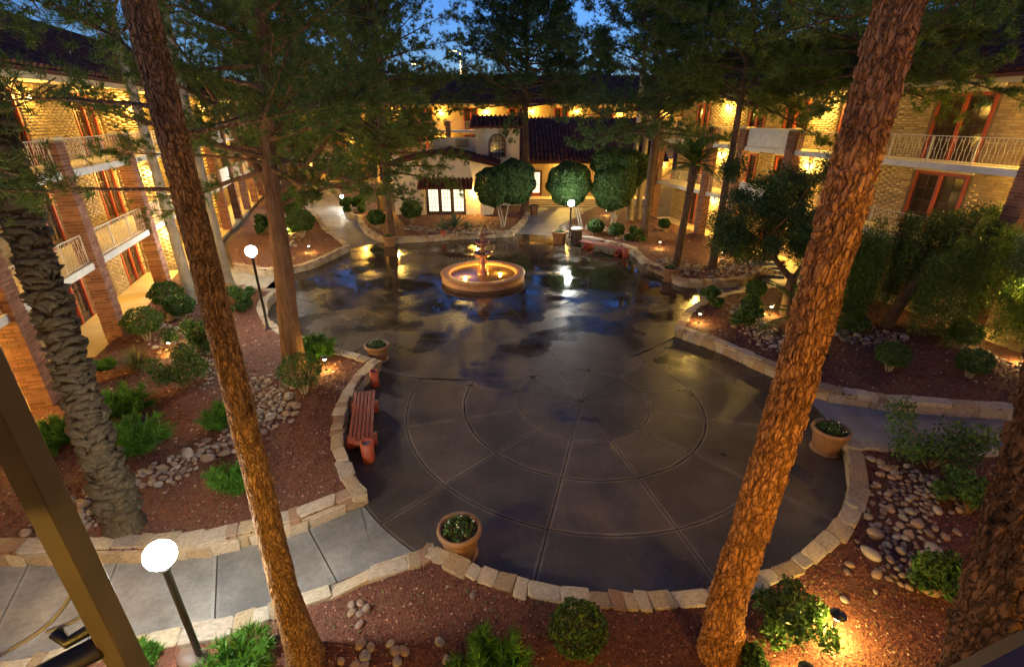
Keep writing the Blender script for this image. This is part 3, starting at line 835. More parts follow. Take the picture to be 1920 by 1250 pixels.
def wing(name, label, P, ang, flip, cols, bays, x_end, lampspec, doors, panels, cross, depth=1.9, real_bricks=True, roofx=None, colh=6.85, rail_skip=(), roof_rise=3.0):
    """three-storey motel wing: piers, galleries with railings, slump-block walls, doors, tiled roof"""
    mw = frame_matrix(P, ang, flip)
    root = empty(name, label=label, cat='building')
    root.matrix_world = mw
    bag = BrickBag(mw)
    x0, x1 = x_end
    # floors
    for k, z in enumerate(FLOORS):
        if k == 0:
            MB().box(x0, x1, -0.12, depth + 0.02, -0.05, z).build('walkway', M['walkway'], root)
        else:
            MB().box(x0, x1, -0.02, depth + 0.02, z - 0.17, z).build('floor_slab', M['cream'], root, bevel=0.01)
            MB().box(x0 + 0.01, x1 - 0.01, -0.09, -0.02, z - 0.2, z + 0.03).build('slab_edge', M['white'], root, bevel=0.01)
    MB().box(x0, x1, -0.1, depth + 0.02, CEIL, CEIL + 0.12).build('soffit', M['cream'], root)
    MB().box(x0, x1, -0.16, -0.1, CEIL - 0.12, CEIL + 0.16).build('fascia', M['cream'], root)
    rx = roofx or x_end
    roof_strips(root, rx[0], rx[1], (-0.42, CEIL + 0.17), (-0.42 + roof_rise * 2.0, CEIL + 0.17 + roof_rise))
    # piers
    for i, c in enumerate(cols):
        core = MB().box(c - 0.25, c + 0.25, -0.18, 0.3, 0.0, colh - 0.06)
        pier = core.build('pier', M['mortar'], root)
        nb = int((colh - 0.06) / 0.105); n = nb; pm = MB()
        for r in range(nb):
            z = r * 0.105 + 0.004; e = 0.018 + random.uniform(-.008, .009)
            h = 0.5 if r % 2 else 0.34
            sx = c - 0.25 - e
            split = c + (0.09 if r % 2 else -0.09)
            ys = 0.06 + (0.1 if r % 2 else -0.1)
            for (xa_, xb_) in ((sx, split - 0.007), (split + 0.007, c + 0.25 + e)):
                e2 = random.uniform(-.006, .006)
                pm.box(xa_, xb_, -0.18 - e - e2, ys - 0.007, z, z + 0.087)
                pm.box(xa_, xb_, ys + 0.007, 0.3 + e + e2, z, z + 0.087)
        pm.build('pier_courses', M['redbrick'], pier)['kind'] = 'stuff'
        MB().box(c - 0.29, c + 0.29, -0.22, 0.34, colh - 0.06, colh + 0.02).build('pier_cap', M['cream'], pier, bevel=0.012)
    # back wall with doors
    for k, z in enumerate(FLOORS):
        top = (FLOORS[k+1] - 0.17) if k < 2 else CEIL
        holes = [(d[0], d[1], z, z + d[2]) for d in doors if k in d[3]]
        segs = []
        p = x0
        wallm = MB()
        hs = sorted(holes)
        for h in hs:
            wallm.box(p, h[0], depth + 0.02, depth + 0.25, z, top); wallm.box(h[0], h[1], depth + 0.02, depth + 0.25, h[3], top); p = h[1]
        wallm.box(p, x1, depth + 0.02, depth + 0.25, z, top)
        wallm.build('wall', M['slump_mortar'] if real_bricks else M['slump'], root)
        for h in hs:
            MB().box(h[0] - 0.12, h[1] + 0.12, depth - 0.05, depth + 0.03, h[3] + 0.005, min(top - 0.01, h[3] + 0.26)).build('lintel', M['cream'], root)
            french_door(root, h[0], h[1], depth + 0.06, z + 0.005, h[3])
            MB().box(h[0], h[1], depth + 0.12, depth + 0.2, z, h[3]).build('door_back', M['black'], root)
        if real_bricks:
            bag.wall('x', x0, x1, z + 0.01, top - 0.02, depth + 0.012, [(h[0] - 0.12, h[1] + 0.12, h[2], h[3] + 0.26) for h in hs])
    # railings and plaster panels between the piers
    edges = sorted(set([x0] + list(cols) + [x1]))
    for a, b in zip(edges[:-1], edges[1:]):
        if b - a < 1.0: continue
        for k in (1, 2):
            z = FLOORS[k]
            key = (round((a + b) / 2, 1), k)
            if any(abs(q[0] - key[0]) < 0.8 and q[1] == k for q in rail_skip): continue
            aa, bb = a + (0.27 if a in cols else 0.0), b - (0.27 if b in cols else 0.0)
            if any(abs(q[0] - key[0]) < 1.2 and q[1] == k for q in panels):
                MB().box(aa, bb, 0.0, 0.12, z + 0.03, z + 0.98).build('balcony_panel', M['white'], root, bevel=0.01)
            else:
                railing(root, aa, bb, 0.02, z)
    # cross walls that stand out from the back wall
    for (x, y0c, ks, facing) in cross:
        for k in ks:
            z = FLOORS[k]; top = (FLOORS[k+1] - 0.17) if k < 2 else CEIL
            MB().box(x - 0.12, x + 0.12, y0c, depth + 0.02, z, top).build('cross_wall', M['slump_mortar'] if real_bricks else M['slump'], root)
            if real_bricks:
                bag.wall('y', y0c, depth, z + 0.01, top - 0.02, x + facing * 0.128)
                bag.wall('x', x - 0.12, x + 0.12, z + 0.01, top - 0.02, y0c - 0.008)
    for spec in lampspec: sconce(root, *spec)
    if real_bricks: bag.finish(root)
    return root, mw

# left wing: x grows away from the camera, first pier at x = 0 is the one with the palm in front
PL, AL = (-14.02, 16.04), 17.6
colsL = [-4.8, 0.0, 5.4, 11.0, 15.2, 19.4, 23.6, 27.8, 32.0, 36.2, 40.4]
doorsL = [(-4.7, -2.8, 2.45, (0, 1, 2)), (1.1, 3.0, 2.45, (0, 1, 2)), (6.9, 8.8, 2.45, (0, 1, 2)), (12.2, 13.8, 2.4, (0, 1, 2)), (16.5, 18.1, 2.4, (0, 1, 2)),
          (24.9, 26.4, 2.4, (0, 1, 2)), (33.3, 34.8, 2.4, (0, 1, 2))]
lampsL = []
for k in (0, 1, 2):
    lampsL.append((9.16, 0.42, FLOORS[k] + 2.0, -1, 0, 34, WARM))
    lampsL.append((-5.3, 1.9, FLOORS[k] + 2.15, 0, -1, 30, AMBER))
    lampsL.append((3.6, 1.9, FLOORS[k] + 2.2, 0, -1, 11, AMBER))
for x in (14.5, 19.6, 28.5, 36.8):
    for k in (0, 1, 2): lampsL.append((x, 1.9, FLOORS[k] + 2.1, 0, -1, 26, AMBER))
panelsL = [(13.1, 1), (13.1, 2), (21.5, 1), (21.5, 2), (29.9, 2)]
left_building, _ = wing('motel_building', 'left three-storey wing with brick piers, iron railings and dark tiled roof behind the palm',
     PL, AL, False, colsL, None, (-10.5, 44.0), lampsL, doorsL, panelsL, [(9.3, 0.3, (0, 1, 2), -1), (20.0, 0.3, (0, 1, 2), -1)])
# right wing: x grows towards the camera
PR, AR = (15.27, 20.44), 14.0
colsR = [8.5, 4.4, -2.4, -5.7, -9.4, -12.3, -18.5]
doorsR = [(-17.0, -15.6, 2.35, (0, 1, 2)), (-11.6, -10.2, 2.4, (0, 1, 2)), (-8.7, -7.1, 2.4, (0, 1, 2)), (-5.0, -3.4, 2.4, (0, 1, 2)), (-0.6, 1.5, 2.4, (0, 1, 2)), (6.0, 7.6, 2.4, (0, 1, 2))]
lampsR = []
for k in (0, 1, 2):
    lampsR.append((-13.6, 1.75, FLOORS[k] + 2.15, 0, -1, 30, WARM))
    lampsR.append((-6.2, 1.75, FLOORS[k] + 2.1, 0, -1, 40, WARM))
    lampsR.append((4.6, 1.75, FLOORS[k] + 1.95, 0, -1, 44, WARM))
panelsR = [(6.4, 2), (6.4, 1), (-7.3, 2), (-7.3, 1)]
right_building, _ = wing('motel_building', 'right three-storey wing with slump-block walls and iron railings behind the big orange pine trunk',
     PR, AR, True, colsR, None, (-18.8, 12.0), lampsR, doorsR, panelsR, [], depth=1.75)
# far wing closing the court
PB = (-31.0, 60.0)
colsB = [3.0 + 5.2 * k for k in range(13)]
doorsB = [(4.6 + 5.2 * k, 6.3 + 5.2 * k, 2.35, (0, 1, 2)) for k in range(12)]
lampsB = []
for k in range(12):
    for fl in (0, 1, 2):
        if (k + fl) % 2 == 0 or fl == 2: lampsB.append((7.2 + 5.2 * k, 1.8, FLOORS[fl] + 2.0, 0, -1, 42, AMBER))
far_building, _ = wing('motel_building', 'far three-storey wing with lit galleries seen between the pines behind the stucco house',
     PB, -90.0 + 0.0, False, colsB, None, (0.0, 66.0), lampsB, doorsB, [], [], depth=1.8, real_bricks=False)

# ------------------------------------------------------------------ wing under the camera
near = empty('motel_building', (0, 0, 0), label='wing the view is taken from, with a plastered balcony pier at its rail', cat='building')
MB().box(-16, 16, -1.7, 0.30, -0.05, 0.15).build('walkway', M['walkway'], near)
for z in (3.0, 5.85): MB().box(-16, 16, -1.7, 0.28, z - 0.17, z).build('floor_slab', M['cream'], near)
MB().box(-16, 16, -1.95, -1.7, -0.05, 8.6).build('wall', M['slump'], near)
MB().box(-16, 16, -1.7, 0.28, 8.6, 8.72).build('soffit', M['cream'], near)
for x in (-10.5, -5.4, 4.9, 10.2):
    MB().box(x - 0.25, x + 0.25, -0.2, 0.27, 0.15, 5.68).build('pier', M['redbrick'], near)
e0, e1 = G(1725, 1262, 6.85), G(1935, 1158, 6.85)
ed = (Vector(e1) - Vector(e0)); ed.normalize(); nn_ = Vector((ed.y, -ed.x))
pa, pb = Vector(e0) - ed * 0.25, Vector(e1) + ed * 0.3
pr = MB().prism([tuple(pa), tuple(pa + nn_ * 0.34), tuple(pb + nn_ * 0.34), tuple(pb)][::1], 5.85, 6.85)
pr.build('balcony_pier', M['darkwood'], near, bevel=0.02)
for x in (-8.2, -2.9, 4.2, 7.6):
    for z in (2.2, 5.1): sconce(near, x, -1.7, z, 0, 1, {-8.2: 22, -2.9: 17, 4.2: 26, 7.6: 34}[x], AMBER)
sconce(near, 4.2, -1.7, 7.9, 0, 1, 12, AMBER)

# ------------------------------------------------------------------ stucco house in the middle of the court
casa = empty('stucco_house', (0, 0, 0), label='cream stucco house with gabled tile roof, small tower and lit glass doors', cat='house')
Yf = 38.9
xa, xm_, xb = -9.1, -5.2, -1.5
g = MB()    # front wall with the door opening left free
dx0, dx1, dz = -6.62, -3.58, 2.45
g.box(xa, dx0, Yf, Yf + 0.25, 0, 3.0).box(dx1, xb, Yf, Yf + 0.25, 0, 3.0).box(dx0, dx1, Yf, Yf + 0.25, dz, 3.0)
g.add([(xa, Yf, 3.0), (xb, Yf, 3.0), (xb, Yf, 3.95), (xm_, Yf, 4.75), (xa, Yf, 3.95), (xa, Yf+.25, 3.0), (xb, Yf+.25, 3.0), (xb, Yf+.25, 3.95), (xm_, Yf+.25, 4.75), (xa, Yf+.25, 3.95)],
      [(0,1,2,3,4),(9,8,7,6,5),(0,5,6,1),(1,6,7,2),(2,7,8,3),(3,8,9,4),(4,9,5,0)])
g.build('front_wall', M['stucco'], casa)
MB().box(xb - 0.25, xb, Yf + 0.25, 47.0, 0, 3.95).build('side_wall', M['stucco'], casa)
MB().box(xa, xa + 0.25, Yf + 0.25, 47.0, 0, 3.95).build('side_wall', M['stucco'], casa)
MB().box(xb - 0.95, xb - 0.6, Yf - 0.35, Yf, 0, 2.35).build('buttress', M['stucco'], casa, bevel=0.03)
MB().box(-7.15, -6.75, Yf - 0.2, Yf, 0, 2.35).build('buttress', M['stucco'], casa, bevel=0.03)
v = MB()
for k in range(5): v.box(-6.35, -5.35, Yf - 0.045, Yf - 0.01, 3.62 + k * 0.075, 3.67 + k * 0.075)
v.build('gable_vent', M['mortar'], casa)
d = french_door(casa, dx0, dx1, Yf + 0.06, 0.3, dz, leaves=3, rows=5, cols=3, frame='darkwood', leafm='darkwood', pane=PANE_LIT, name='glass_door', jw=0.1)
# gable roof: two slopes of barrel tiles running down to the sides
def slope(root, xr, zr, xe, ze, y0, y1, pitch=0.36):
    s = 1 if xe > xr else -1
    L = math.hypot(xe - xr, zr - ze); sl = math.atan2(zr - ze, abs(xe - xr)); nt = int(L / 0.42); seg = 5; r = 0.105
    deck = MB(); deck.add([(xr, y0, zr), (xe, y0, ze), (xe, y1, ze), (xr, y1, zr), (xr, y0, zr - .12), (xe, y0, ze - .12), (xe, y1, ze - .12), (xr, y1, zr - .12)],
                          [(0,1,2,3),(7,6,5,4),(0,4,5,1),(1,5,6,2),(2,6,7,3),(3,7,4,0)])
    rf = deck.build('roof', M['rooftile'], root)
    mb = MB()
    for k in range(nt):
        p0, p1 = L - k * L / nt, L - (k + 1) * L / nt - 0.03
        V = []
        for (p, lift, rr) in ((p0, 0.03, r * 1.08), (p1, 0.0, r * 0.92)):
            for j in range(seg + 1):
                a = math.pi * j / seg
                h = rr * math.sin(a) + lift
                V.append((xr + s * (p * math.cos(sl) + h * math.sin(sl)), rr * math.cos(a), zr - p * math.sin(sl) + h * math.cos(sl)))
        mb.add(V, [(j, j+1, seg+1+j+1, seg+1+j) for j in range(seg)] + [tuple(range(seg, -1, -1))])
    me = mb.mesh('roof_tile_row'); me.materials.append(M['rooftile'])
    n = int((y1 - y0) / pitch)
    for k in range(n): link('roof_tile_row', me, rf, None, (0, y0 + (k + .5) * (y1 - y0) / n, 0))
slope(casa, xm_, 4.93, xb + 0.55, 4.0, Yf - 0.35, 47.2)
slope(casa, xm_, 4.93, xa - 0.55, 4.0, Yf - 0.35, 47.2)
MB().tube([(xm_, Yf - 0.4, 4.97), (xm_, 47.2, 4.97)], 0.13, 8).build('ridge_tiles', M['rooftile'], casa)
# tiled hood over the glass door
roof_strips(casa, -7.1, -2.95, (Yf - 0.95, 2.5), (Yf - 0.005, 3.05), 0.3)
MB().box(-7.0, -6.85, Yf - 0.8, Yf - 0.01, 2.3, 2.48).box(-3.2, -3.05, Yf - 0.8, Yf - 0.01, 2.3, 2.48).build('hood_bracket', M['darkwood'], casa)
# tower
tx0, tx1, ty0, ty1 = -3.0, 0.62, 43.2, 46.8
tw = MB(); wx, wz0, wz1, wr = -1.2, 4.35, 5.35, 0.58
tw.box(tx0, wx - wr, ty0, ty0 + 0.25, 0, 6.6).box(wx + wr, tx1, ty0, ty0 + 0.25, 0, 6.6).box(wx - wr, wx + wr, ty0, ty0 + 0.25, 0, wz0)
n = 12
for k in range(n):   # wall above the arch, in slices that follow the curve
    a0, a1 = math.pi - math.pi * k / n, math.pi - math.pi * (k + 1) / n
    xA, xB = wx + wr * math.cos(a0), wx + wr * math.cos(a1)
    zA, zB = wz1 + wr * math.sin(a0), wz1 + wr * math.sin(a1)
    tw.add([(xA, ty0, zA), (xB, ty0, zB), (xB, ty0, 6.6), (xA, ty0, 6.6), (xA, ty0+.25, zA), (xB, ty0+.25, zB), (xB, ty0+.25, 6.6), (xA, ty0+.25, 6.6)],
           [(0,1,2,3),(7,6,5,4),(0,4,5,1),(1,5,6,2),(2,6,7,3),(3,7,4,0)])
tw.box(tx0, tx0 + 0.25, ty0 + 0.25, ty1, 0, 6.6).box(tx1 - 0.25, tx1, ty0 + 0.25, ty1, 0, 6.6)
tw.build('tower_wall', M['stucco'], casa)
wn_ = MB()
pts = [(wx - wr - .06, ty0 - 0.03, wz0)] + [(wx + (wr+.06) * math.cos(math.pi - math.pi * k / 14), ty0 - 0.03, wz1 + (wr+.06) * math.sin(math.pi - math.pi * k / 14)) for k in range(15)] + [(wx + wr + .06, ty0 - 0.03, wz0)]
wn_.tube(pts, 0.09, 6); wn_.box(wx - wr - .14, wx + wr + .14, ty0 - 0.1, ty0, wz0 - 0.12, wz0)
aw = wn_.build('arched_window', M['clay'], casa)
bars = MB()
for k in (-1, 0, 1): bars.box(wx + k * 0.29 - .018, wx + k * 0.29 + .018, ty0 + 0.08, ty0 + 0.12, wz0, wz1 + wr - (0.02 if k == 0 else 0.1))
for zz in (4.68, 5.02, 5.36): bars.box(wx - wr, wx + wr, ty0 + 0.085, ty0 + 0.115, zz - .018, zz + .018)
bars.build('glazing_bars', M['white'], aw)
gl = [(wx - wr, wz0), (wx + wr, wz0)] + [(wx + wr * math.cos(math.pi * k / 12), wz1 + wr * math.sin(math.pi * k / 12)) for k in range(13)]
pm = MB(); pm.add([(x, ty0 + 0.13, z) for x, z in gl], [tuple(range(len(gl)))]); pm.build('pane', M['pane_dark'], aw)
roof_strips(casa, tx0 - 0.4, tx1 + 0.4, (ty0 - 0.45, 6.62), (ty0 + 1.8, 7.4), 0.34)
for k in range(7): MB().box(tx0 + 0.15 + k * 0.55, tx0 + 0.27 + k * 0.55, ty0 - 0.38, ty0 - 0.002, 6.42, 6.56).build('rafter_tail', M['darkwood'], casa)
# low parapet left of the tower with a louvre
MB().box(-6.6, tx0, 44.0, 44.25, 0, 5.75).build('parapet_wall', M['stucco'], casa)
lv = MB()
for k in range(7): lv.box(-4.7, -3.6, 43.93, 43.985, 5.0 + k * 0.095, 5.06 + k * 0.095)
lv.build('louvre', M['mortar'], casa)
# porch wing to the right
px0, px1, py = 0.62, 13.2, 47.0
MB().box(px0, 1.35, py, py + .25, 0.55, 3.85).box(2.75, 8.1, py, py + .25, 0.55, 3.85).box(9.5, px1, py, py + .25, 0.55, 3.85).box(1.35, 2.75, py, py + .25, 2.85, 3.85).box(8.1, 9.5, py, py + .25, 2.85, 3.85).build('porch_wall', M['slump'], casa)
french_door(casa, 1.35, 2.75, py + 0.05, 0.56, 2.85, leaves=1, rows=5, cols=3, frame='darkwood', leafm='redpaint', pane=PANE_LIT, name='porch_door')
french_door(casa, 8.1, 9.5, py + 0.05, 0.56, 2.85, leaves=1, rows=5, cols=3, frame='darkwood', leafm='redpaint', pane=PANE_WARM, name='porch_door')
MB().box(px0, px1, 45.2, 47.0, -0.05, 0.54).build('porch_floor', M['walkway'], casa)
for k in range(3): MB().box(1.0 , 7.4, 45.2 - 0.36 * (k + 1), 45.2 - 0.36 * k - 0.003, -0.05, 0.54 - 0.14 * (k + 1)).build('step', M['walkway'], casa, bevel=0.01)
MB().box(px0, px1, 45.25, 45.45, 3.55, 3.82).build('porch_beam', M['darkwood'], casa)
for x in (4.35, 8.6, 12.9): MB().box(x - 0.13, x + 0.13, 45.25, 45.5, 0.54, 3.55).build('porch_post', M['stucco'], casa)
roof_strips(casa, px0 - 0.0, px1 + 0.4, (44.9, 3.86), (52.5, 7.2), 0.36)
for x in (4.9, 10.0): sconce(casa, x, py, 3.05, 0, -1, 60, WARM)
sconce(casa, xa + 0.02, Yf + 0.6, 3.1, -1, 0, 40, WARM)
sconce(casa, -2.75, Yf, 2.25, 0, -1, 30, WARM)
lamp('room_light', (-5.1, 40.6, 2.3), 60, (1.0, 0.95, 0.75), 0.2, casa)

# wall of planter by the house and steps up to the right wing
# ================================================================== trees and plants
def unit(n):
    v = rng.normal(size=(n, 3)); return v / np.linalg.norm(v, axis=1, keepdims=True)
def needles(P, A, per=14, length=0.22, width=0.014, spread=0.9):
    """sprays of thin blades: P tuft positions, A tuft axes"""
    n = len(P); d = np.repeat(A, per, 0) * 0.75 + unit(n * per) * spread
    d /= np.linalg.norm(d, axis=1, keepdims=True)
    b = np.repeat(P, per, 0) + unit(n * per) * 0.03
    side = np.cross(d, unit(n * per)); side /= np.linalg.norm(side, axis=1, keepdims=True) + 1e-9
    L = length * rng.uniform(0.6, 1.25, (n * per, 1)); W = width * rng.uniform(0.7, 1.3, (n * per, 1))
    V = np.stack([b - side * W, b + side * W, b + d * L], 1).reshape(-1, 3)
    F = np.arange(len(V)).reshape(-1, 3)
    return V, F
def leaves(P, N, size=0.05, aspect=0.5, flat=0.6, droop=0.0):
    """small folded leaves at P facing roughly along N"""
    n = len(P)
    nn = N * flat + unit(n) * (1 - flat) ; nn /= np.linalg.norm(nn, axis=1, keepdims=True)
    t = np.cross(nn, unit(n)); t /= np.linalg.norm(t, axis=1, keepdims=True) + 1e-9
    if droop: t[:, 2] -= droop; t /= np.linalg.norm(t, axis=1, keepdims=True)
    s = np.cross(nn, t); L = size * rng.uniform(0.6, 1.35, (n, 1))
    a = P - t * L; c = P + t * L; b = P + s * L * aspect + nn * L * 0.15; d = P - s * L * aspect + nn * L * 0.15
    V = np.stack([a, b, c, d], 1).reshape(-1, 3); F = np.arange(len(V)).reshape(-1, 4)
    return V, F
def curve3(p0, d0, L, n, bend=(0, 0, 0), wob=0.15):
    P = [Vector(p0)]; d = Vector(d0).normalized()
    for i in range(n):
        d = (d + Vector(bend) / n + Vector((random.gauss(0, wob), random.gauss(0, wob), random.gauss(0, wob))) / math.sqrt(n) * 0.8).normalized()
        P.append(P[-1] + d * (L / n))
    return P
def plate_disp(nu, nv, cells_u, cells_v, seed):
    """bark plates: distance to the nearest fissure on an unrolled trunk, 0 in a fissure to 1 on a plate"""
    r = np.random.default_rng(seed)
    jx, jy, hgt = r.uniform(0.1, .9, (cells_v, cells_u)), r.uniform(0.1, .9, (cells_v, cells_u)), r.uniform(0.35, 1, (cells_v, cells_u))
    uu, vv = np.meshgrid(np.arange(nu) / nu * cells_u, np.arange(nv) / nv * cells_v)
    uu = uu + 0.35 * np.sin(vv * 1.7 + 2 * np.sin(uu * 0.9)); 
    iu, iv = np.floor(uu).astype(int), np.floor(vv).astype(int)
    f1 = np.full(uu.shape, 9.0); f2 = np.full(uu.shape, 9.0); hh = np.zeros(uu.shape)
    for du in (-1, 0, 1):
        for dv in (-1, 0, 1):
            cu, cv = iu + du, iv + dv
            a, b = cu % cells_u, np.clip(cv, 0, cells_v - 1)
            d = np.hypot(cu + jx[b, a] - uu, cv + jy[b, a] - vv)
            closer = d < f1
            f2 = np.where(closer, f1, np.minimum(f2, d)); hh = np.where(closer, hgt[b, a], hh); f1 = np.where(closer, d, f1)
    return np.clip((f2 - f1) * 4.2, 0, 1) ** 0.7 * hh
def trunk_mesh(path, radii, nu=24, depth=0.0, cells=(14, 1.0), seed=1, nv=None, flare=0.0):
    """continuous trunk along a path with bark relief"""
    path = [Vector(p) for p in path]
    seglen = [0]
    for a, b in zip(path[:-1], path[1:]): seglen.append(seglen[-1] + (b - a).length)
    L = seglen[-1]; nv = nv or max(12, int(L * 6))
    S = np.linspace(0, L, nv)
    Pc = np.stack([np.interp(S, seglen, [p[i] for p in path]) for i in range(3)], 1)
    rr = np.interp(S, seglen, radii)
    if flare: rr = rr * (1 + flare * np.exp(-S / 0.35))
    T = np.gradient(Pc, axis=0); T /= np.linalg.norm(T, axis=1, keepdims=True)
    X = np.cross(T, np.array([0.0, 1.0, 0.05])); X /= np.linalg.norm(X, axis=1, keepdims=True); Y = np.cross(T, X)
    th = np.arange(nu) / nu * 2 * np.pi
    rad = rr[:, None] * (1 + 0.05 * np.sin(2 * th[None] + S[:, None] * 0.5 + seed) + 0.035 * np.sin(3 * th[None] - S[:, None] * 0.8 + seed * 2))
    if depth:
        cu = int(cells[0]); cv = max(2, int(L / cells[1]))
        rad = rad + depth * (plate_disp(nu, nv, cu, cv, seed) - 0.5) + depth * 0.35 * (plate_disp(nu, nv, cu * 3, cv * 3, seed + 5) - 0.5)
    V = Pc[:, None] + rad[..., None] * (np.cos(th)[None, :, None] * X[:, None] + np.sin(th)[None, :, None] * Y[:, None])
    i, j = np.meshgrid(np.arange(nv - 1), np.arange(nu), indexing='ij'); j2 = (j + 1) % nu
    F = np.stack([i * nu + j, i * nu + j2, (i + 1) * nu + j2, (i + 1) * nu + j], -1).reshape(-1, 4)
    return mesh_np('trunk', V.reshape(-1, 3), F, True)
def on_path(path, t):
    path = [Vector(p) for p in path]; x = t * (len(path) - 1); i = min(int(x), len(path) - 2)
    return path[i].lerp(path[i + 1], x - i)
def branch_set(trunk, radii, specs, sub=7, tuft=5, twig=0.9):
    """limbs with side shoots; returns the wood and the places where needles sit"""
    wood = MB(); TP, TA = [], []
    for (t, az, el, L, r0, bend, start) in specs:
        p0 = on_path(trunk, t); d0 = Vector((math.cos(az) * math.cos(el), math.sin(az) * math.cos(el), math.sin(el)))
        n = 7; P = curve3(p0, d0, L, n, bend, 0.14)
        wood.tube(P, [r0 * (1 - 0.88 * i / n) for i in range(n + 1)], 6, False)
        for k in range(sub):
            s = start + (1 - start) * (k + random.random()) / sub
            q = on_path(P, min(s, 0.999)); ax = (P[min(int(s * n) + 1, n)] - P[min(int(s * n), n - 1)]).normalized()
            sd = ax.cross(Vector((random.gauss(0, .5), random.gauss(0, .5), 1))).normalized() * random.choice((-1, 1))
            dd = (ax * 0.65 + sd * 0.8 + Vector((0, 0, random.uniform(-.15, .4)))).normalized()
            l = twig * random.uniform(0.5, 1.2) * (1.15 - 0.5 * s)
            Q = curve3(q, dd, l, 4, (0, 0, 0.15), 0.2)
            wood.tube(Q, [max(0.008, r0 * 0.2 * (1 - .2 * i)) for i in range(5)], 4, False)
            for m in range(tuft):
                f = 0.25 + 0.75 * (m + random.random()) / tuft
                w = on_path(Q, min(f, .999)); TP.append(w + Vector((random.gauss(0, .11), random.gauss(0, .11), random.gauss(0, .11))))
                TA.append((dd + Vector((0, 0, 0.35))).normalized())
        for m in range(tuft): TP.append(on_path(P, 1 - 0.12 * random.random())); TA.append(((P[-1] - P[-2]).normalized() + Vector((0, 0, .3))).normalized())
    return wood, np.array([tuple(p) for p in TP]), np.array([tuple(a) for a in TA])
def pine(label, base, height, r0, crown=(0.35, 1.0), spread=4.5, n=44, lean=(0, 0), sub=8, tuft=5, per=14, nlen=0.24, nwid=0.014, barkm='bark_dark', shape='cone',
         mat='needle', depth=0.02, nu=20, cells=(12, 0.35), path=None, radii=None, extra=None, group='pine trees of the court', droop=-0.1, zb=None, nv=None, name='pine_tree', twig=0.9, seed=None, sky=None):
    if seed is not None: random.seed(seed)
    zb = BED_Z if zb is None else zb
    root = empty(name, (base[0], base[1], zb - 0.03), label=label, cat='tree', group=group)
    if path is None:
        path = [(lean[0] * (t ** 1.2) + random.gauss(0, .04), lean[1] * (t ** 1.2) + random.gauss(0, .04), height * t) for t in np.linspace(0, 1, 9)]
        path[0] = (0, 0, -0.05)
    if radii is None: radii = [r0 * (1 - 0.85 * (i / (len(path) - 1)) ** 1.1) for i in range(len(path))]
    link('trunk', trunk_mesh(path, radii, nu, depth, cells, int(abs(base[0]) * 10) + 3, nv, 0.25), root, M[barkm])
    specs = list(extra or [])
    ph = random.uniform(0, 6.28)
    for k in range(n):
        t = crown[0] + (crown[1] - crown[0]) * (k + random.random()) / n
        f = (t - crown[0]) / max(crown[1] - crown[0], 1e-6)
        if shape == 'cone': L = spread * (1 - 0.86 * f) * random.uniform(0.75, 1.12)
        elif shape == 'oval': L = spread * (0.55 + 0.45 * math.sin(math.pi * min(1, f * 0.9 + 0.1))) * random.uniform(0.7, 1.15)
        else: L = spread * random.uniform(0.6, 1.1)
        az = ph + k * 2.39996 + random.gauss(0, .3); el = random.uniform(-0.35, 0.5) + 0.5 * f
        specs.append((min(t, 0.985), az, el, L, max(0.025, r0 * 0.32 * (1 - 0.6 * f)), (0, 0, droop + 0.4 * f), 0.22))
    if specs:
        wood, P, A = branch_set(path, radii, specs, sub, tuft, twig)
        wood.build('limbs', M[barkm], root, True)
        V, F = needles(P, A, per, nlen, nwid)
        o = link('crown', mesh_np('crown', V, F), root, M[mat])
    return root
Z3 = lambda p: (p[0], p[1])
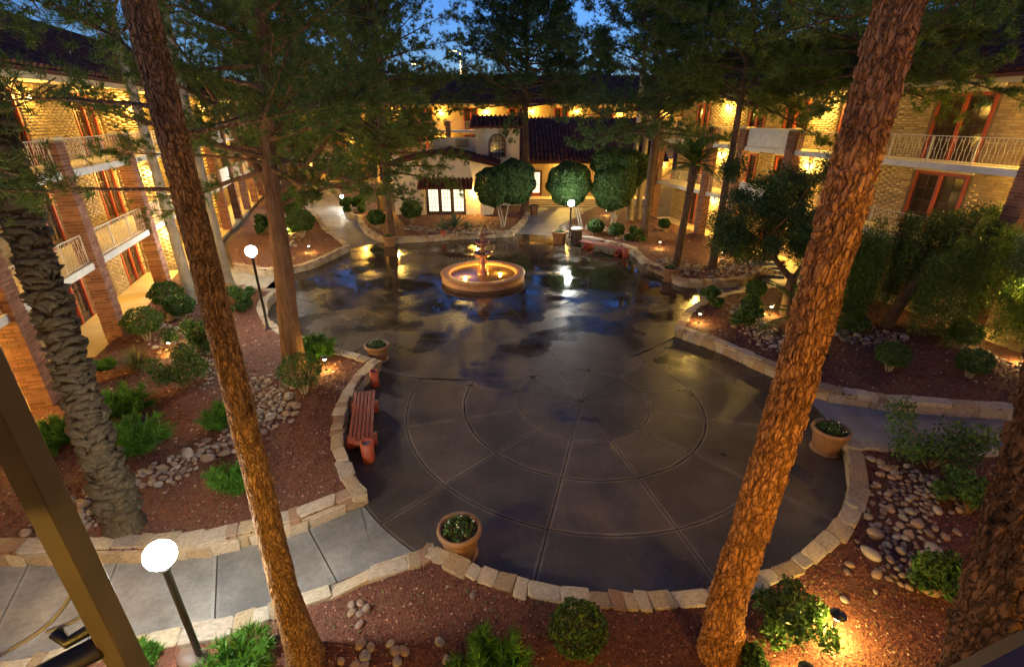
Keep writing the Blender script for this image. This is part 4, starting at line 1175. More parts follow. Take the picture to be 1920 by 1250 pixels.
# --- the two big bare trunks near the camera
bE = G(1352, 1228, 0.33)
pine('tall pine with plated orange bark, its lit trunk crossing in front of the right wing', bE, 15.0, 0.33, (0.74, 1.0), 3.2, 26, nu=190, nv=850, depth=0.05, cells=(20, 0.17),
     barkm='bark_orange', path=[(0, 0, -0.1), (-0.10, 0.02, 1.2), (-0.04, 0.02, 2.6), (0.03, 0.05, 4.2), (0.06, 0.05, 6.2), (0.05, 0, 9), (0, 0, 12), (0, 0, 15)], radii=[.27, .215, .20, .195, .19, .17, .12, .05], seed=11)
bA = G(576, 1235, 0.33)
pine('slender bare pine trunk beside the near globe lamp, fine brown bark', bA, 14.0, 0.25, (0.8, 1.0), 3.0, 18, nu=150, nv=620, depth=0.022, cells=(30, 0.26),
     barkm='bark_furrow', path=[(0, 0, -0.1), (-0.06, 0, 1.4), (-0.03, 0, 3), (-0.02, 0.02, 5), (0.0, 0.05, 7.5), (0.02, 0.05, 10), (0, 0, 14)], radii=[.22, .16, .14, .132, .122, .10, .04], seed=12, per=26, nlen=0.13, nwid=0.0045, sub=11, tuft=9, twig=0.8,
     extra=[(0.650, 2.75, 0.12, 3.3, 0.026, (0, 0, -.25), 0.3), (0.665, 2.3, 0.3, 3.4, 0.026, (0, 0, -.3), .3), (0.605, 3.0, 0.0, 2.6, 0.022, (0, 0, -.1), .35),
            (0.705, 2.9, 0.3, 3.6, 0.028, (0, 0, -.2), .25), (0.745, 2.6, 0.25, 3.8, 0.028, (0, 0, -.1), .25), (0.765, 3.3, 0.1, 3.0, 0.05, (0, 0, -.1), .25), (0.725, 2.1, .2, 3.6, .05, (0, 0, -.1), .25),
            (0.785, 2.4, .3, 3.5, .05, (0, 0, -.1), .25), (0.635, 0.4, 0.2, 1.7, 0.02, (0, 0, -.2), .4),
            (0.73, 2.5, 0.0, 4.6, .03, (0, 0, -.1), .2), (0.76, 2.9, .0, 4.4, .03, (0, 0, -.15), .2), (0.74, 2.15, .0, 5.0, .03, (0, 0, -.05), .2), (0.78, 2.7, .0, 5.0, .03, (0, 0, -.2), .2), (0.71, 3.1, .05, 4.2, .03, (0, 0, -.1), .2), (0.75, 1.9, .0, 5.0, .03, (0, 0, -.1), .25)])
# --- trunk at the right edge of the view
bF = (4.55, 2.6)
pine('massive dark pine trunk with deep ridged bark beside the balcony pier', bF, 14.0, 0.42, (0.8, 1.0), 3.0, 16, nu=190, nv=760, depth=0.075, cells=(24, 0.2),
     barkm='bark_ridge', path=[(-.45, -0.55, -0.1), (-.32, -0.2, 1.6), (-0.16, 0.25, 3.2), (0.02, 0.7, 5.0), (0.05, 1.15, 7.0), (0.1, 1.5, 10), (0.1, 1.6, 14)], radii=[.56, .46, .42, .40, .37, .28, .06], seed=13, per=24, nlen=0.16, nwid=0.006, sub=10, tuft=8,
     extra=[(0.735, 1.7, 0.02, 5.4, 0.036, (0, 0, -.12), .25), (0.76, 1.25, 0.0, 5.8, 0.036, (0, 0, -.1), .25), (0.79, 1.45, .0, 6.2, .034, (0, 0, -.2), .25), (0.82, 1.1, .0, 6.0, .034, (0, 0, -.2), .25), (0.80, 1.9, .0, 5.0, .034, (0, 0, -.2), .25)])
# --- forked pine in the left bed
bB = G(553, 690, 0.33)
pine('rough-barked forked pine in the left bed between the globe lamp and the clipped shrub', bB, 14.5, 0.27, (0.5, 1.0), 4.4, 50, nu=70, nv=380, depth=0.035, cells=(12, 0.22), barkm='bark_brown',
     path=[(0, 0, -0.1), (0.08, 0.05, 1.6), (0.2, 0.1, 3.2), (0.22, 0.2, 4.8), (0.3, 0.3, 6.4), (0.75, 0.3, 9), (0.9, 0.2, 12), (0.9, 0, 14.5)], radii=[.32, .27, .25, .22, .19, .15, .09, .03], seed=14,
     extra=[(0.455, 0.4, 0.65, 4.6, 0.10, (0, 0, 0.35), 0.45), (0.435, 0.9, 0.35, 4.2, 0.07, (0.315, 0, -0.3), 0.45), (0.475, 2.6, 0.75, 5.5, 0.12, (0, 0, 0.5), 0.5), (0.515, 1.9, 0.8, 5.0, 0.10, (0, 0, .3), .45), (0.535, 3.6, .3, 3.5, .05, (0, 0, 0), .35)],
     sub=13, tuft=10, per=22, nlen=0.16, nwid=0.007, twig=1.1)
# --- pines round the far side
for lab, px_, hgt, r, cr, sp, n, mat, kw in (
    ('dark pine whose crown hangs over the path to the orange arcade', (735, 447), 16.5, 0.26, (0.24, 1.0), 6.0, 92, 'needle', dict(shape='oval', seed=21)),
    ('tall conical pine standing beside the tower of the stucco house', (984, 396), 17.5, 0.30, (0.44, 1.0), 7.4, 130, 'needle_blue', dict(seed=22)),
    ('dark-trunked pine behind the far bench on the right', (1207, 448), 16.0, 0.24, (0.36, 1.0), 5.6, 96, 'needle_blue', dict(shape='oval', seed=23)),
    ('slim dark pine in the wet pebble bed next to the clay pot', (1334, 505), 15.5, 0.2, (0.48, 1.0), 5.4, 84, 'needle', dict(shape='oval', seed=24)),
    ('leaning dark pine behind the big orange trunk, close to the right wing', (1500, 572), 15.0, 0.24, (0.54, 1.0), 5.2, 84, 'needle', dict(shape='oval', lean=(0.9, 0.3), seed=25))):
    pine(lab, G(*px_, 0.33), hgt, r, cr, sp, n, mat=mat, sub=13, tuft=10, per=20, nlen=0.23, nwid=0.010, twig=1.25, **kw)
for lab, pos, hgt, sp, cr, mat, sd in (
    ('pine rising beyond the far wing, right of the tower', (6.0, 70.0), 19.0, 6.0, (0.2, 1), 'needle_blue', 31),
    ('slim pine spire beyond the far wing', (11.5, 72.0), 17.0, 3.8, (0.2, 1), 'needle_blue', 32),
    ('broad pine beyond the far wing, left of the street light', (-17.5, 68.0), 20.0, 6.5, (0.2, 1), 'needle_blue', 33),
    ('pine between the far-left bed and the left wing', (-17.0, 38.0), 16.0, 4.6, (0.35, 1), 'needle', 34),
    ('pine at the far corner where the left and far wings meet', (-22.0, 50.0), 18.0, 5.5, (0.22, 1), 'needle_blue', 35),
    ('pine over the porch at the far right', (15.0, 44.0), 18.0, 5.5, (0.35, 1), 'needle_blue', 36),
    ('dense pine standing left of the stucco house over its lower roof', (-10.6, 40.5), 16.0, 5.4, (0.26, 1), 'needle', 37),
    ('tall pine beyond the right wing roof', (31.0, 40.0), 19.0, 6.0, (0.3, 1), 'needle_blue', 38)):
    pine(lab, pos, hgt, 0.24, cr, sp, 84, mat=mat, shape='oval' if sd in (34, 35, 37) else 'cone', sub=11, tuft=8, per=16, nlen=0.28, nwid=0.016, twig=1.3, zb=0.0 if pos[1] > 46 or pos[0] > 20 else 0.0, seed=sd, nu=12, depth=0)
# --- smooth pale trunks (tall palms: their heads are above the picture)
def tall_palm(label, base, h, r, lean, seed, fl=1.7):
    random.seed(seed)
    root = empty('fan_palm', (base[0], base[1], BED_Z - 0.03), label=label, cat='palm', group='tall smooth-trunked palms')
    path = [(lean[0] * t * t, lean[1] * t * t, h * t - 0.05) for t in np.linspace(0, 1, 8)]
    link('trunk', trunk_mesh(path, [r * (1 - 0.35 * i / 7) for i in range(8)], 20, 0.008, (26, 0.12), seed, None, 0.3), root, M['bark_pale'])
    top = Vector(path[-1])
    for k in range(26): frond(root, top, k * 2.4, random.uniform(-0.5, 1.1), fl * random.uniform(.8, 1.1), 'leaf_dark', 26, 0.45)
    return root
FRONDS = {}
def frond_mesh(L, mat, n, w):
    key = (round(L, 1), mat, n)
    if key in FRONDS: return FRONDS[key]
    V, F = [], []
    mb = MB()
    rach = [(L * s, 0, 0.35 * L * (s - 1.25 * s * s)) for s in np.linspace(0, 1, 9)]
    mb.tube(rach, [0.018 * (1 - .8 * i / 8) for i in range(9)], 4, False)
    for k in range(n):
        s = 0.16 + 0.84 * k / n; p = on_path(rach, min(s, .999)); l = w * math.sin(math.pi * (0.2 + 0.75 * s)) + 0.05
        for sg in (-1, 1):
            tip = p + Vector((l * 0.55, sg * l * 0.8, -0.12 * l + random.uniform(-.03, .03)))
            mb.add([p + Vector((-.012, 0, 0)), p + Vector((.012, 0, 0)), tip, p + (tip - p) * .5 + Vector((-.016, 0, .012))], [(0, 1, 2, 3)])
    me = mb.mesh('frond'); me.materials.append(M[mat]); FRONDS[key] = me
    return me
def frond(root, top, az, el, L, mat='leaf', n=30, w=0.4):
    link('frond', frond_mesh(round(L, 1), mat, n, w), root, None, tuple(top), (random.uniform(-.2, .2), -el, az))
tall_palm('smooth pale palm trunk rising beside the left wing walkway', G(362, 568, 0.33), 12.5, 0.20, (-0.1, 0.0), 51)
tall_palm('second smooth pale palm trunk, next to the tall globe lamp', G(428, 530, 0.33), 13.0, 0.20, (0.1, 0.1), 52)
tall_palm('thin pale palm trunk standing beside the porch path, nearer the house', G(1180, 412, 0.33), 12.0, 0.22, (0.0, 0.2), 53)
tall_palm('thin pale palm trunk close against the dark pine at the far right path', G(1195, 410, 0.33), 13.0, 0.22, (0.3, 0.2), 54)
# --- date palm with old leaf bases
def date_palm():
    random.seed(61)
    b = G(236, 985, 0.33)
    root = empty('date_palm', (b[0], b[1], BED_Z - 0.03), label='thick date palm trunk covered in old leaf bases, left bed', cat='palm')
    path = [(0, 0, -0.05), (0.05, 0.02, 1.5), (0.14, 0.04, 3), (0.26, 0.06, 5), (0.36, 0.1, 7), (0.4, 0.1, 12.5)]
    radii = [0.29, 0.19, 0.155, 0.15, 0.15, 0.15]
    link('trunk', trunk_mesh(path, radii, 36, 0.03, (12, 0.2), 9, 160, 0.35), root, M['bark_palm'])
    # one leaf base: a blunt scale that stands out at its top edge
    mb = MB()
    mb.add([(-.10, 0, -.09), (.10, 0, -.09), (.12, .035, 0.0), (-.12, .035, 0.0), (-.075, .085, .06), (.075, .085, .06), (0, .10, .085), (-.07, .0, .07), (.07, .0, .07)],
           [(0, 1, 2, 3), (3, 2, 5, 4), (4, 5, 6), (0, 3, 7), (3, 4, 7), (1, 8, 2), (2, 8, 5), (4, 6, 7), (6, 5, 8), (7, 6, 8)])
    me = mb.mesh('leaf_base', True); me.materials.append(M['bark_palm'])
    n = 0; z = 0.35; rows = []
    while z < 9.0: rows.append(z); z += 0.135
    extra = MB()
    for i, z in enumerate(rows):
        p = on_path([(q[0], q[1], q[2]) for q in path], np.interp(z, [q[2] for q in path], [k / 5 for k in range(6)])); rr = float(np.interp(z, [q[2] for q in path], radii))
        for k in range(9):
            if random.random() < 0.07: continue
            a = 2 * math.pi * (k + 0.5 * (i % 2)) / 9 + random.gauss(0, .13)
            facing = math.sin(a) < 0.25 and n < 298 and z < 7.4
            Mx = Matrix.Translation((p.x + math.cos(a) * (rr - 0.02), p.y + math.sin(a) * (rr - 0.02), z + random.gauss(0, .03))) @ Matrix.Rotation(a - math.pi / 2, 4, 'Z') @ Matrix.Rotation(random.gauss(0, .25), 4, 'Y') @ Matrix.Rotation(random.gauss(-0.25, .22), 4, 'X') @ Matrix.Scale(random.uniform(0.9, 1.6), 4)
            if facing:
                o = link('leaf_base', me, root); o.matrix_local = Mx; n += 1
            else: extra.add([Mx @ v.co for v in me.vertices], [tuple(pp.vertices) for pp in me.polygons])
    extra.build('leaf_bases', M['bark_palm'], root, True)['kind'] = 'stuff'
    for k in range(40): frond(root, (0.4, 0.1, 12.4), k * 2.4, random.uniform(-.7, 1.2), 3.4, 'leaf_dark', 44, 0.5)
date_palm()
def small_palm(label, base, h, r, nf, L, seed, crownz=None):
    random.seed(seed)
    root = empty('palm_tree', (base[0], base[1], BED_Z - 0.03), label=label, cat='palm')
    path = [(0, 0, -.05), (0.05, 0, h * .35), (0.14, 0, h * .7), (0.18, 0, h)]
    link('trunk', trunk_mesh(path, [r * 1.2, r, r * .95, r * 1.25], 18, 0.03, (9, 0.16), seed, 60), root, M['bark_dark'])
    for k in range(nf): frond(root, (0.18, 0, h), k * 2.4, random.uniform(-.35, 1.35), L * random.uniform(.85, 1.1), 'leaf', 34, 0.34)
    return root
small_palm('slim palm with a tuft of upright fronds in front of the far right galleries', G(1268, 500, 0.33), 5.0, 0.17, 34, 1.5, 71)
small_palm('low feathery palm behind the big orange trunk', G(1492, 628, 0.33), 0.75, 0.16, 30, 1.9, 72)
# --- broad-leaved trees
def blob_tree(label, base, path, radii, clumps, nleaf, size, mat, barkm, name='tree', group=None, limbs=(), droop=0.0, flat=0.35, aspect=0.45, shell=0.55, zb=None, cat='tree', seed=1, crownname='crown', wob=1.0):
    """trunk, limbs and a crown of leaves spread through a set of uneven clumps (x, y, z, rx, ry, rz)"""
    random.seed(seed)
    root = empty(name, (base[0], base[1], (BED_Z - 0.03) if zb is None else zb), label=label, cat=cat, group=group)
    if len(path) > 1:
        link('trunk', trunk_mesh(path, radii, 18, 0.015, (12, 0.3), seed, None, 0.2), root, M[barkm])
    wood = MB()
    for P, r in limbs: wood.tube(P, [r * (1 - 0.75 * i / (len(P) - 1)) for i in range(len(P))], 6, False)
    if limbs: wood.build('limbs', M[barkm], root, True)
    vol = np.array([c[3] * c[4] * c[5] for c in clumps]) ** 0.75; cnt = (nleaf * vol / vol.sum()).astype(int)
    PP, NN = [], []
    for c, m in zip(clumps, cnt):
        u = unit(m); rr = shell + (1 - shell) * rng.random((m, 1)) ** 0.6
        k = 1 + wob * 0.13 * np.sin(u[:, 0:1] * 7 + c[0] * 3) * np.sin(u[:, 1:2] * 6 + c[1]) + wob * 0.10 * np.sin(u[:, 2:3] * 9 + c[2])
        PP.append(np.array(c[:3]) + u * rr * k * np.array(c[3:])); NN.append(u)
    P, N = np.concatenate(PP), np.concatenate(NN)
    V, F = leaves(P, N, size, aspect, flat, droop)
    link(crownname, mesh_np(crownname, V, F), root, M[mat])
    return root
def sprig(root_clumps): return root_clumps
# mesquite-like forked tree right of the plaza
b = G(1474, 588, 0.33)
cl = []
random.seed(81)
def fillclumps(n, box, r, fall=0.0):
    out = []
    for _ in range(n):
        x, y, z = (random.uniform(a, c) for a, c in box); q = random.uniform(*r)
        out.append((x, y, z, q * random.uniform(.8, 1.3), q * random.uniform(.8, 1.3), q * random.uniform(.6, 1.1)))
    return out
cl = fillclumps(46, ((-3.0, 0.9), (-1.4, 1.6), (2.0, 5.4)), (0.35, 0.75))
blob_tree('dark forked broadleaf tree between the plaza and the right wing', b, [(0, 0, -.05), (-0.1, 0, 0.8), (-0.05, 0.05, 1.5)], [.24, .19, .17], cl, 52000, 0.055, 'leaf_dark', 'bark_dark',
          limbs=[([(-.05, .05, 1.4), (-.8, 0, 2.1), (-1.5, -.1, 3.0), (-1.9, -.1, 4.4)], .13), ([(-.05, .05, 1.4), (.35, .1, 2.2), (.5, .1, 3.4), (.4, 0, 4.6)], .11), ([(-1.0, 0, 2.3), (-1.9, .3, 2.6), (-2.6, .3, 3.4)], .07), ([(-1.5, -.1, 3.0), (-1.0, -.5, 4.0), (-.6, -.6, 5.0)], .06)],
          seed=82, aspect=0.32, shell=0.1)
# weeping pepper tree in front of the right wing
b = G(1660, 612, 0.33)
random.seed(83)
cl = []
for k in range(64):
    a = random.uniform(0, 6.28); r = 2.7 * math.sqrt(random.random()); x, y = 1.3 + r * math.cos(a) * 1.25, -0.4 + r * math.sin(a) * 0.9
    top = 4.4 - 0.16 * r * r + random.uniform(-.4, .3); low = max(0.5, top - random.uniform(1.2, 3.4))
    for z in np.arange(low, top, 0.5): cl.append((x, y, z, .38, .38, .42))
blob_tree('weeping pepper tree with trailing foliage before the right wing doors', b, [(0, 0, -.05), (.3, -.05, 1.2), (.8, -.2, 2.6), (1.2, -.3, 3.6)], [.2, .17, .14, .08], cl, 130000, 0.056, 'leaf_willow', 'bark_dark',
          limbs=[([(.8, -.2, 2.6), (-.2, -.2, 3.3), (-1.0, -.3, 3.6)], .07), ([(.8, -.2, 2.6), (2.0, -.3, 3.6), (3.2, -.4, 3.6)], .07)], seed=84, aspect=0.22, droop=0.8, shell=0.05, flat=0.2)
# clipped round-headed trees by the house
def topiary(label, base, balls, n, seed, stems=5, group='round-clipped trees by the stucco house', zb=None, mat='leaf_clipped', size=0.075):
    random.seed(seed); L = []
    for k in range(stems):
        t = balls[k % len(balls)]; a = random.uniform(0, 6.28)
        L.append(([(0.12 * math.cos(a), 0.12 * math.sin(a), -.03), (t[0] * .35 + .15 * math.cos(a), t[1] * .35 + .15 * math.sin(a), t[2] * .4), (t[0] * .9, t[1] * .9, t[2])], 0.07))
    return blob_tree(label, base, [], [], balls, n, size, mat, 'bark_pale', 'clipped_tree', group, L, seed=seed, flat=0.55, aspect=0.5, shell=0.84, zb=zb, wob=0.5)
topiary('pair of round clipped tree heads right of the lit glass doors', G(943, 425, 0.33), [(-.7, 0, 2.75, 1.2, 1.2, 1.3), (0.75, .7, 3.0, 1.5, 1.4, 1.5)], 26000, 91)
topiary('round clipped tree lit green from below by the globe lamp', G(1092, 428, 0.33), [(-1.0, 0.5, 2.95, 1.5, 1.4, 1.45)], 20000, 92)
topiary('broad clipped tree with splayed pale stems behind the trash can', G(1150, 424, 0.33), [(-.25, -.2, 2.7, 1.45, 1.4, 1.5), (.75, .6, 3.8, 1.6, 1.4, 1.3), (-0.5, .8, 4.2, 1.3, 1.2, 1.0)], 34000, 93)
# --- shrubs ---------------------------------------------------------------------------
def shrub(label, px_, rpx, kind, group, n=None, seed=0, zb=None):
    """kind: ball (clipped head on stems), loose (open leafy), juniper (feathery), grass"""
    random.seed(seed)
    z0 = BED_Z if zb is None else zb
    v = px_[1] + rpx * 0.75
    base = G(px_[0], v, z0); dep = DEP(base, z0); r = rpx * dep / FPX * 0.95
    if kind == 'ball':
        balls = [(0, 0, r * 1.25, r, r, r * .78)]
        L = [([(0.05 * math.cos(a), .05 * math.sin(a), -.02), (.25 * r * math.cos(a), .25 * r * math.sin(a), r * .5), (.5 * r * math.cos(a), .5 * r * math.sin(a), r * 1.1)], max(.012, r * .05)) for a in np.linspace(0, 5.3, 6)]
        return blob_tree(label, base, [], [], balls, n or 2600, 0.035 * max(1, dep / 14), 'leaf', 'bark_pale', 'clipped_shrub', group, L, flat=0.45, shell=0.72, wob=0.6, seed=seed, cat='shrub', crownname='foliage', zb=z0 - 0.02)
    if kind == 'loose':
        balls = [(random.gauss(0, .5) * r, random.gauss(0, .5) * r, r * random.uniform(.35, 1.5), r * .42, r * .42, r * .36) for _ in range(11)]
        L = [([(0, 0, -.02), (b_[0] * .4, b_[1] * .4, b_[2] * .5), b_[:3]], max(.012, r * .03)) for b_ in balls]
        return blob_tree(label, base, [], [], balls, n or 2400, 0.048 * max(1, dep / 14), 'leaf', 'bark_brown', 'leafy_shrub', group, L, flat=0.25, shell=0.25, seed=seed, cat='shrub', crownname='foliage', zb=z0 - 0.02)
    root = empty('juniper_shrub' if kind == 'juniper' else 'grass_clump', (base[0], base[1], z0 - .01), label=label, cat='shrub' if kind == 'juniper' else 'grass', group=group)
    if kind == 'juniper':
        wood = MB(); P, A = [], []
        for k in range(34):
            a = k * 2.4; e = random.uniform(.15, 1.2); l = r * random.uniform(.7, 1.3)
            Q = curve3((0, 0, 0), (math.cos(a) * math.cos(e), math.sin(a) * math.cos(e), math.sin(e)), l, 5, (0, 0, .25), .2)
            wood.tube(Q, [.012, .01, .008, .006, .005, .004], 4, False)
            for s in np.linspace(.25, 1, 10):
                q = on_path(Q, min(s, .999)); P.append(tuple(q + Vector((random.gauss(0, .05 * r), random.gauss(0, .05 * r), random.gauss(0, .04 * r))))); A.append(tuple((Q[-1] - Q[0]).normalized()))
        wood.build('stems', M['bark_brown'], root)
        V, F = needles(np.array(P), np.array(A), 16, 0.17 * r / 0.5, 0.010 * max(1, dep / 11), 0.75)
        link('foliage', mesh_np('foliage', V, F), root, M['juniper'])
        if seed % 3 == 0:
            fp = np.array([P[i] for i in rng.integers(0, len(P), 14)]) + np.array([0, 0, .05]); V, F = leaves(fp, unit(14), .028, .8)
            link('flowers', mesh_np('flowers', V, F), root, M['petal'])
    else:
        n_ = 260; a = rng.uniform(0, 6.28, n_); e = rng.uniform(.45, 1.45, n_)
        d = np.stack([np.cos(a) * np.cos(e), np.sin(a) * np.cos(e), np.sin(e)], 1); l = r * 1.6 * rng.uniform(.6, 1.2, (n_, 1))
        s = np.cross(d, [0, 0, 1.0]); s /= np.linalg.norm(s, axis=1, keepdims=True) + 1e-6; w = .009
        b0 = d * 0; m = d * l * .6; t = d * l + np.array([0, 0, -1]) * l * .22 * np.cos(e)[:, None]
        V = np.stack([b0 - s * w, b0 + s * w, m + s * w, m - s * w, t], 1).reshape(-1, 3); k = np.arange(n_)[:, None] * 5
        F = np.concatenate([k + [0, 1, 2], k + [0, 2, 3], k + [3, 2, 4]])
        link('blades', mesh_np('blades', V, F), root, M['grass'])
    return root
GL, GN = 'shrubs of the left bed', 'shrubs of the near bed'
GR, GF = 'shrubs of the right-hand beds', 'clipped shrubs at the far side'
SHR = [
 ('round clipped shrub at the walkway edge, next to the pier', (278, 612), 34, 'ball', GL), ('clipped shrub at the foot of the pale palm trunk', (320, 560), 29, 'ball', GL),
 ('low clipped shrub just below the one at the palm foot', (345, 580), 26, 'ball', GL), ('open leafy shrub right of the lit path light', (380, 625), 38, 'loose', GL),
 ('large loose bush with glossy leaves below the lit path light', (350, 690), 48, 'loose', GL), ('dark feathery juniper beside the date palm trunk', (235, 735), 48, 'juniper', GL),
 ('bright green feathery juniper spreading below the dark one by the date palm', (262, 800), 56, 'juniper', GL), ('juniper glowing beside the path light at the wing walkway', (105, 800), 44, 'juniper', GL),
 ('pale ornamental grass clump left of the path light', (258, 668), 34, 'grass', GL), ('small low plant between the pier and the grass clump', (197, 678), 18, 'juniper', GL),
 ('juniper tucked behind the slender bare trunk', (425, 765), 40, 'juniper', GL), ('lush juniper at the edge of the dry stream of stones', (445, 878), 50, 'juniper', GL),
 ('juniper behind the foot of the forked pine', (592, 640), 36, 'juniper', GL), ('mushroom-clipped shrub on pale stems in front of the forked pine', (571, 705), 42, 'ball', GL),
 ('leafy shrub at the bend of the wall under the tall globe lamp', (448, 562), 27, 'loose', GL), ('small shrub at the very end of the wing walkway', (370, 520), 14, 'ball', GL),
 ('juniper with white flowers at the foot of the near globe lamp', (452, 1215), 68, 'juniper', GN), ('juniper against the wall left of the near globe lamp', (262, 1222), 40, 'juniper', GN),
 ('feathery bright juniper in the near bed below the curved wall', (925, 1215), 72, 'juniper', GN), ('round clipped shrub in the middle of the near bed', (1080, 1178), 56, 'ball', GN),
 ('loose clipped bush beside the hooded ground light', (1482, 1158), 66, 'loose', GN), ('small bush tucked against the foot of the orange pine', (1385, 1225), 42, 'loose', GN),
 ('wide open shrub next to the wall by the right-hand path', (1742, 820), 76, 'loose', GR), ('dark shrub above the pebble patch beside the ridged trunk', (1812, 925), 52, 'loose', GR),
 ('dense dark shrub below the pebble patch beside the ridged trunk', (1745, 1068), 56, 'loose', GR), ('little clipped shrub on short pale stems under the pepper tree', (1665, 672), 30, 'ball', GR),
 ('little clipped shrub standing alone in red gravel right of the pepper tree', (1815, 685), 30, 'ball', GR), ('clipped shrub nearest the small steps', (1414, 546), 19, 'ball', GR),
 ('clipped shrub just behind the pebble stream by the walk', (1405, 574), 19, 'ball', GR), ('loose shrub over the pebble stream by the path light', (1390, 592), 25, 'loose', GR),
 ('thin vase-shaped shrub with pale stems near the plaza corner', (1333, 556), 20, 'loose', GR), ('low shrub among the stones under the pepper tree', (1607, 608), 22, 'loose', GR),
 ('shrub at the wing walkway under the pepper tree fringe', (1800, 632), 28, 'ball', GR),
 ('round shrub behind the trash can', (1116, 430), 16, 'ball', GF), ('round shrub right of the one behind the trash can', (1155, 436), 15, 'ball', GF), ('shrub against the foot of the dark-trunked far pine', (1190, 440), 15, 'loose', GF),
 ('small round shrub near the far right gallery', (1244, 423), 11, 'ball', GF), ('round shrub at the foot of the pine over the arcade path', (708, 415), 18, 'ball', GF), ('clipped shrub in front of the stucco house wall', (773, 402), 21, 'ball', GF),
 ('clipped shrub highest on the arcade path edging', (537, 370), 18, 'ball', GF), ('broad clipped shrub beside the arcade path', (548, 392), 25, 'ball', GF), ('dark clipped shrub nearest the plaza beside the arcade path', (568, 425), 27, 'ball', GF),
 ('leafy shrub glowing by the path light in the far-left bed', (543, 425), 15, 'loose', GF), ('shrub in the small bed lit by a white lamp', (668, 384), 18, 'loose', GF), ('shrub behind the far-left bed at the wing walkway', (500, 420), 20, 'loose', GF)]
for i, (lab, p, r, kd, gr) in enumerate(SHR): shrub(lab, p, r, kd, gr, seed=100 + i)
def agave(label, px_, r, seed):
    random.seed(seed); b_ = G(*px_, BED_Z)
    root = empty('agave', (b_[0], b_[1], BED_Z - .01), label=label, cat='agave', group='agaves before the stucco house')
    mb = MB(); mb.add([(0, -.05, 0), (0, .05, 0), (.5, .07, .06), (.5, -.07, .06), (1, 0, .0), (.5, 0, .02)], [(0, 5, 3), (0, 1, 5), (1, 2, 5), (3, 5, 4), (5, 2, 4)])
    me = mb.mesh('leaf'); me.materials.append(M['agave'])
    for k in range(24): link('leaf', me, root, None, (0, 0, 0.03), (0, -random.uniform(.25, 1.35), k * 2.4), [r * random.uniform(.8, 1.1)] * 3)
agave('large spiky agave in front of the lit glass doors', (852, 428), 1.25, 201); agave('agave left of the large one before the glass doors', (832, 434), .9, 202); agave('small agave right of the large one before the glass doors', (876, 430), .7, 203)
# ================================================================== fountain
random.seed(301)
ft = empty('fountain', (FC[0], FC[1], 0), label='three-tiered terracotta fountain in a round lit basin', cat='fountain')
MB().lathe([(2.02, -0.03), (2.06, 0.000), (2.06, 0.065), (1.97, 0.094), (1.93, 0.180), (1.95, 0.223), (2.05, 0.259), (2.10, 0.302), (2.10, 0.353), (2.05, 0.374), (1.70, 0.374), (1.64, 0.346), (1.62, 0.216), (1.62, 0.058), (0.0, 0.043)], 64).build('basin', M['fountainstone'], ft, True)
MB().lathe([(1.615, 0.23), (0.8, 0.23), (0.0, 0.23)], 48, caps=False).build('water', M['water'], ft)
MB().lathe([(0.30, 0.06), (0.30, 0.36), (0.22, 0.42), (0.15, 0.55), (0.19, 0.72), (0.22, 0.86), (0.15, 1.0), (0.13, 1.08), (0.19, 1.14)], 20).build('pedestal', M['tierstone'], ft, True)
MB().lathe([(0.16, 1.10), (0.30, 1.13), (0.42, 1.19), (0.46, 1.26), (0.48, 1.32), (0.45, 1.34), (0.40, 1.29), (0.1, 1.24)], 24).build('bowl', M['tierstone'], ft, True)
MB().lathe([(0.12, 1.22), (0.13, 1.4), (0.09, 1.5), (0.11, 1.62), (0.08, 1.72)], 16).build('stem', M['tierstone'], ft, True)
MB().lathe([(0.10, 1.66), (0.22, 1.70), (0.33, 1.78), (0.36, 1.85), (0.33, 1.87), (0.28, 1.82), (0.06, 1.78)], 24).build('bowl', M['tierstone'], ft, True)
MB().lathe([(0.08, 1.76), (0.09, 1.9), (0.06, 1.98), (0.08, 2.06)], 14).build('stem', M['tierstone'], ft, True)
MB().lathe([(0.07, 2.02), (0.15, 2.05), (0.21, 2.10), (0.22, 2.15), (0.18, 2.16), (0.04, 2.12)], 20).build('bowl', M['tierstone'], ft, True)
MB().lathe([(0.06, 2.1), (0.09, 2.2), (0.10, 2.26), (0.06, 2.36), (0.03, 2.44), (0.0, 2.5)], 14).build('finial', M['tierstone'], ft, True)
for dx, dy in ((-0.85, -0.5), (0.85, 0.1), (0.0, 0.95)):
    o = MB().lathe([(0.09, 0.22), (0.09, 0.236), (0.0, 0.24)], 12, dx, dy).build('basin_light', M['pathbulb'], ft)
    lamp('basin_lamp', (dx, dy, 0.34), 6, (1.0, 0.5, 0.06), 0.06, ft)

# ================================================================== lamps
def globe_lamp(label, base, zb, h, r=0.15, post=0.045, group='globe lamps on black posts', power=150):
    root = empty('globe_lamp', (base[0], base[1], zb), label=label, cat='lamp', group=group)
    MB().lathe([(0.11, -0.03), (0.11, 0.04), (0.07, 0.07), (post, 0.12), (post, h - r - 0.08), (0.075, h - r - 0.05), (0.085, h - r + 0.02), (0.05, h - r + 0.03)], 14).build('post', M['black'], root, True)
    me = bpy.data.meshes.new('globe'); bm = bmesh.new(); bmesh.ops.create_icosphere(bm, subdivisions=3 if base[1] < 8 else 2, radius=r); bm.to_mesh(me); bm.free()
    for p in me.polygons: p.use_smooth = True
    link('globe', me, root, M['globe'], (0, 0, h))
    return root
b = G(378, 1236, 0.33); globe_lamp('nearest white globe lamp on a black post beside the slender bare trunk', b, BED_Z, ZH(b, 1040) - BED_Z, 0.185)
b = G(503, 618, 0.33); globe_lamp('tall globe lamp on a black post left of the forked pine', b, BED_Z, ZH(b, 471) - BED_Z, 0.19)
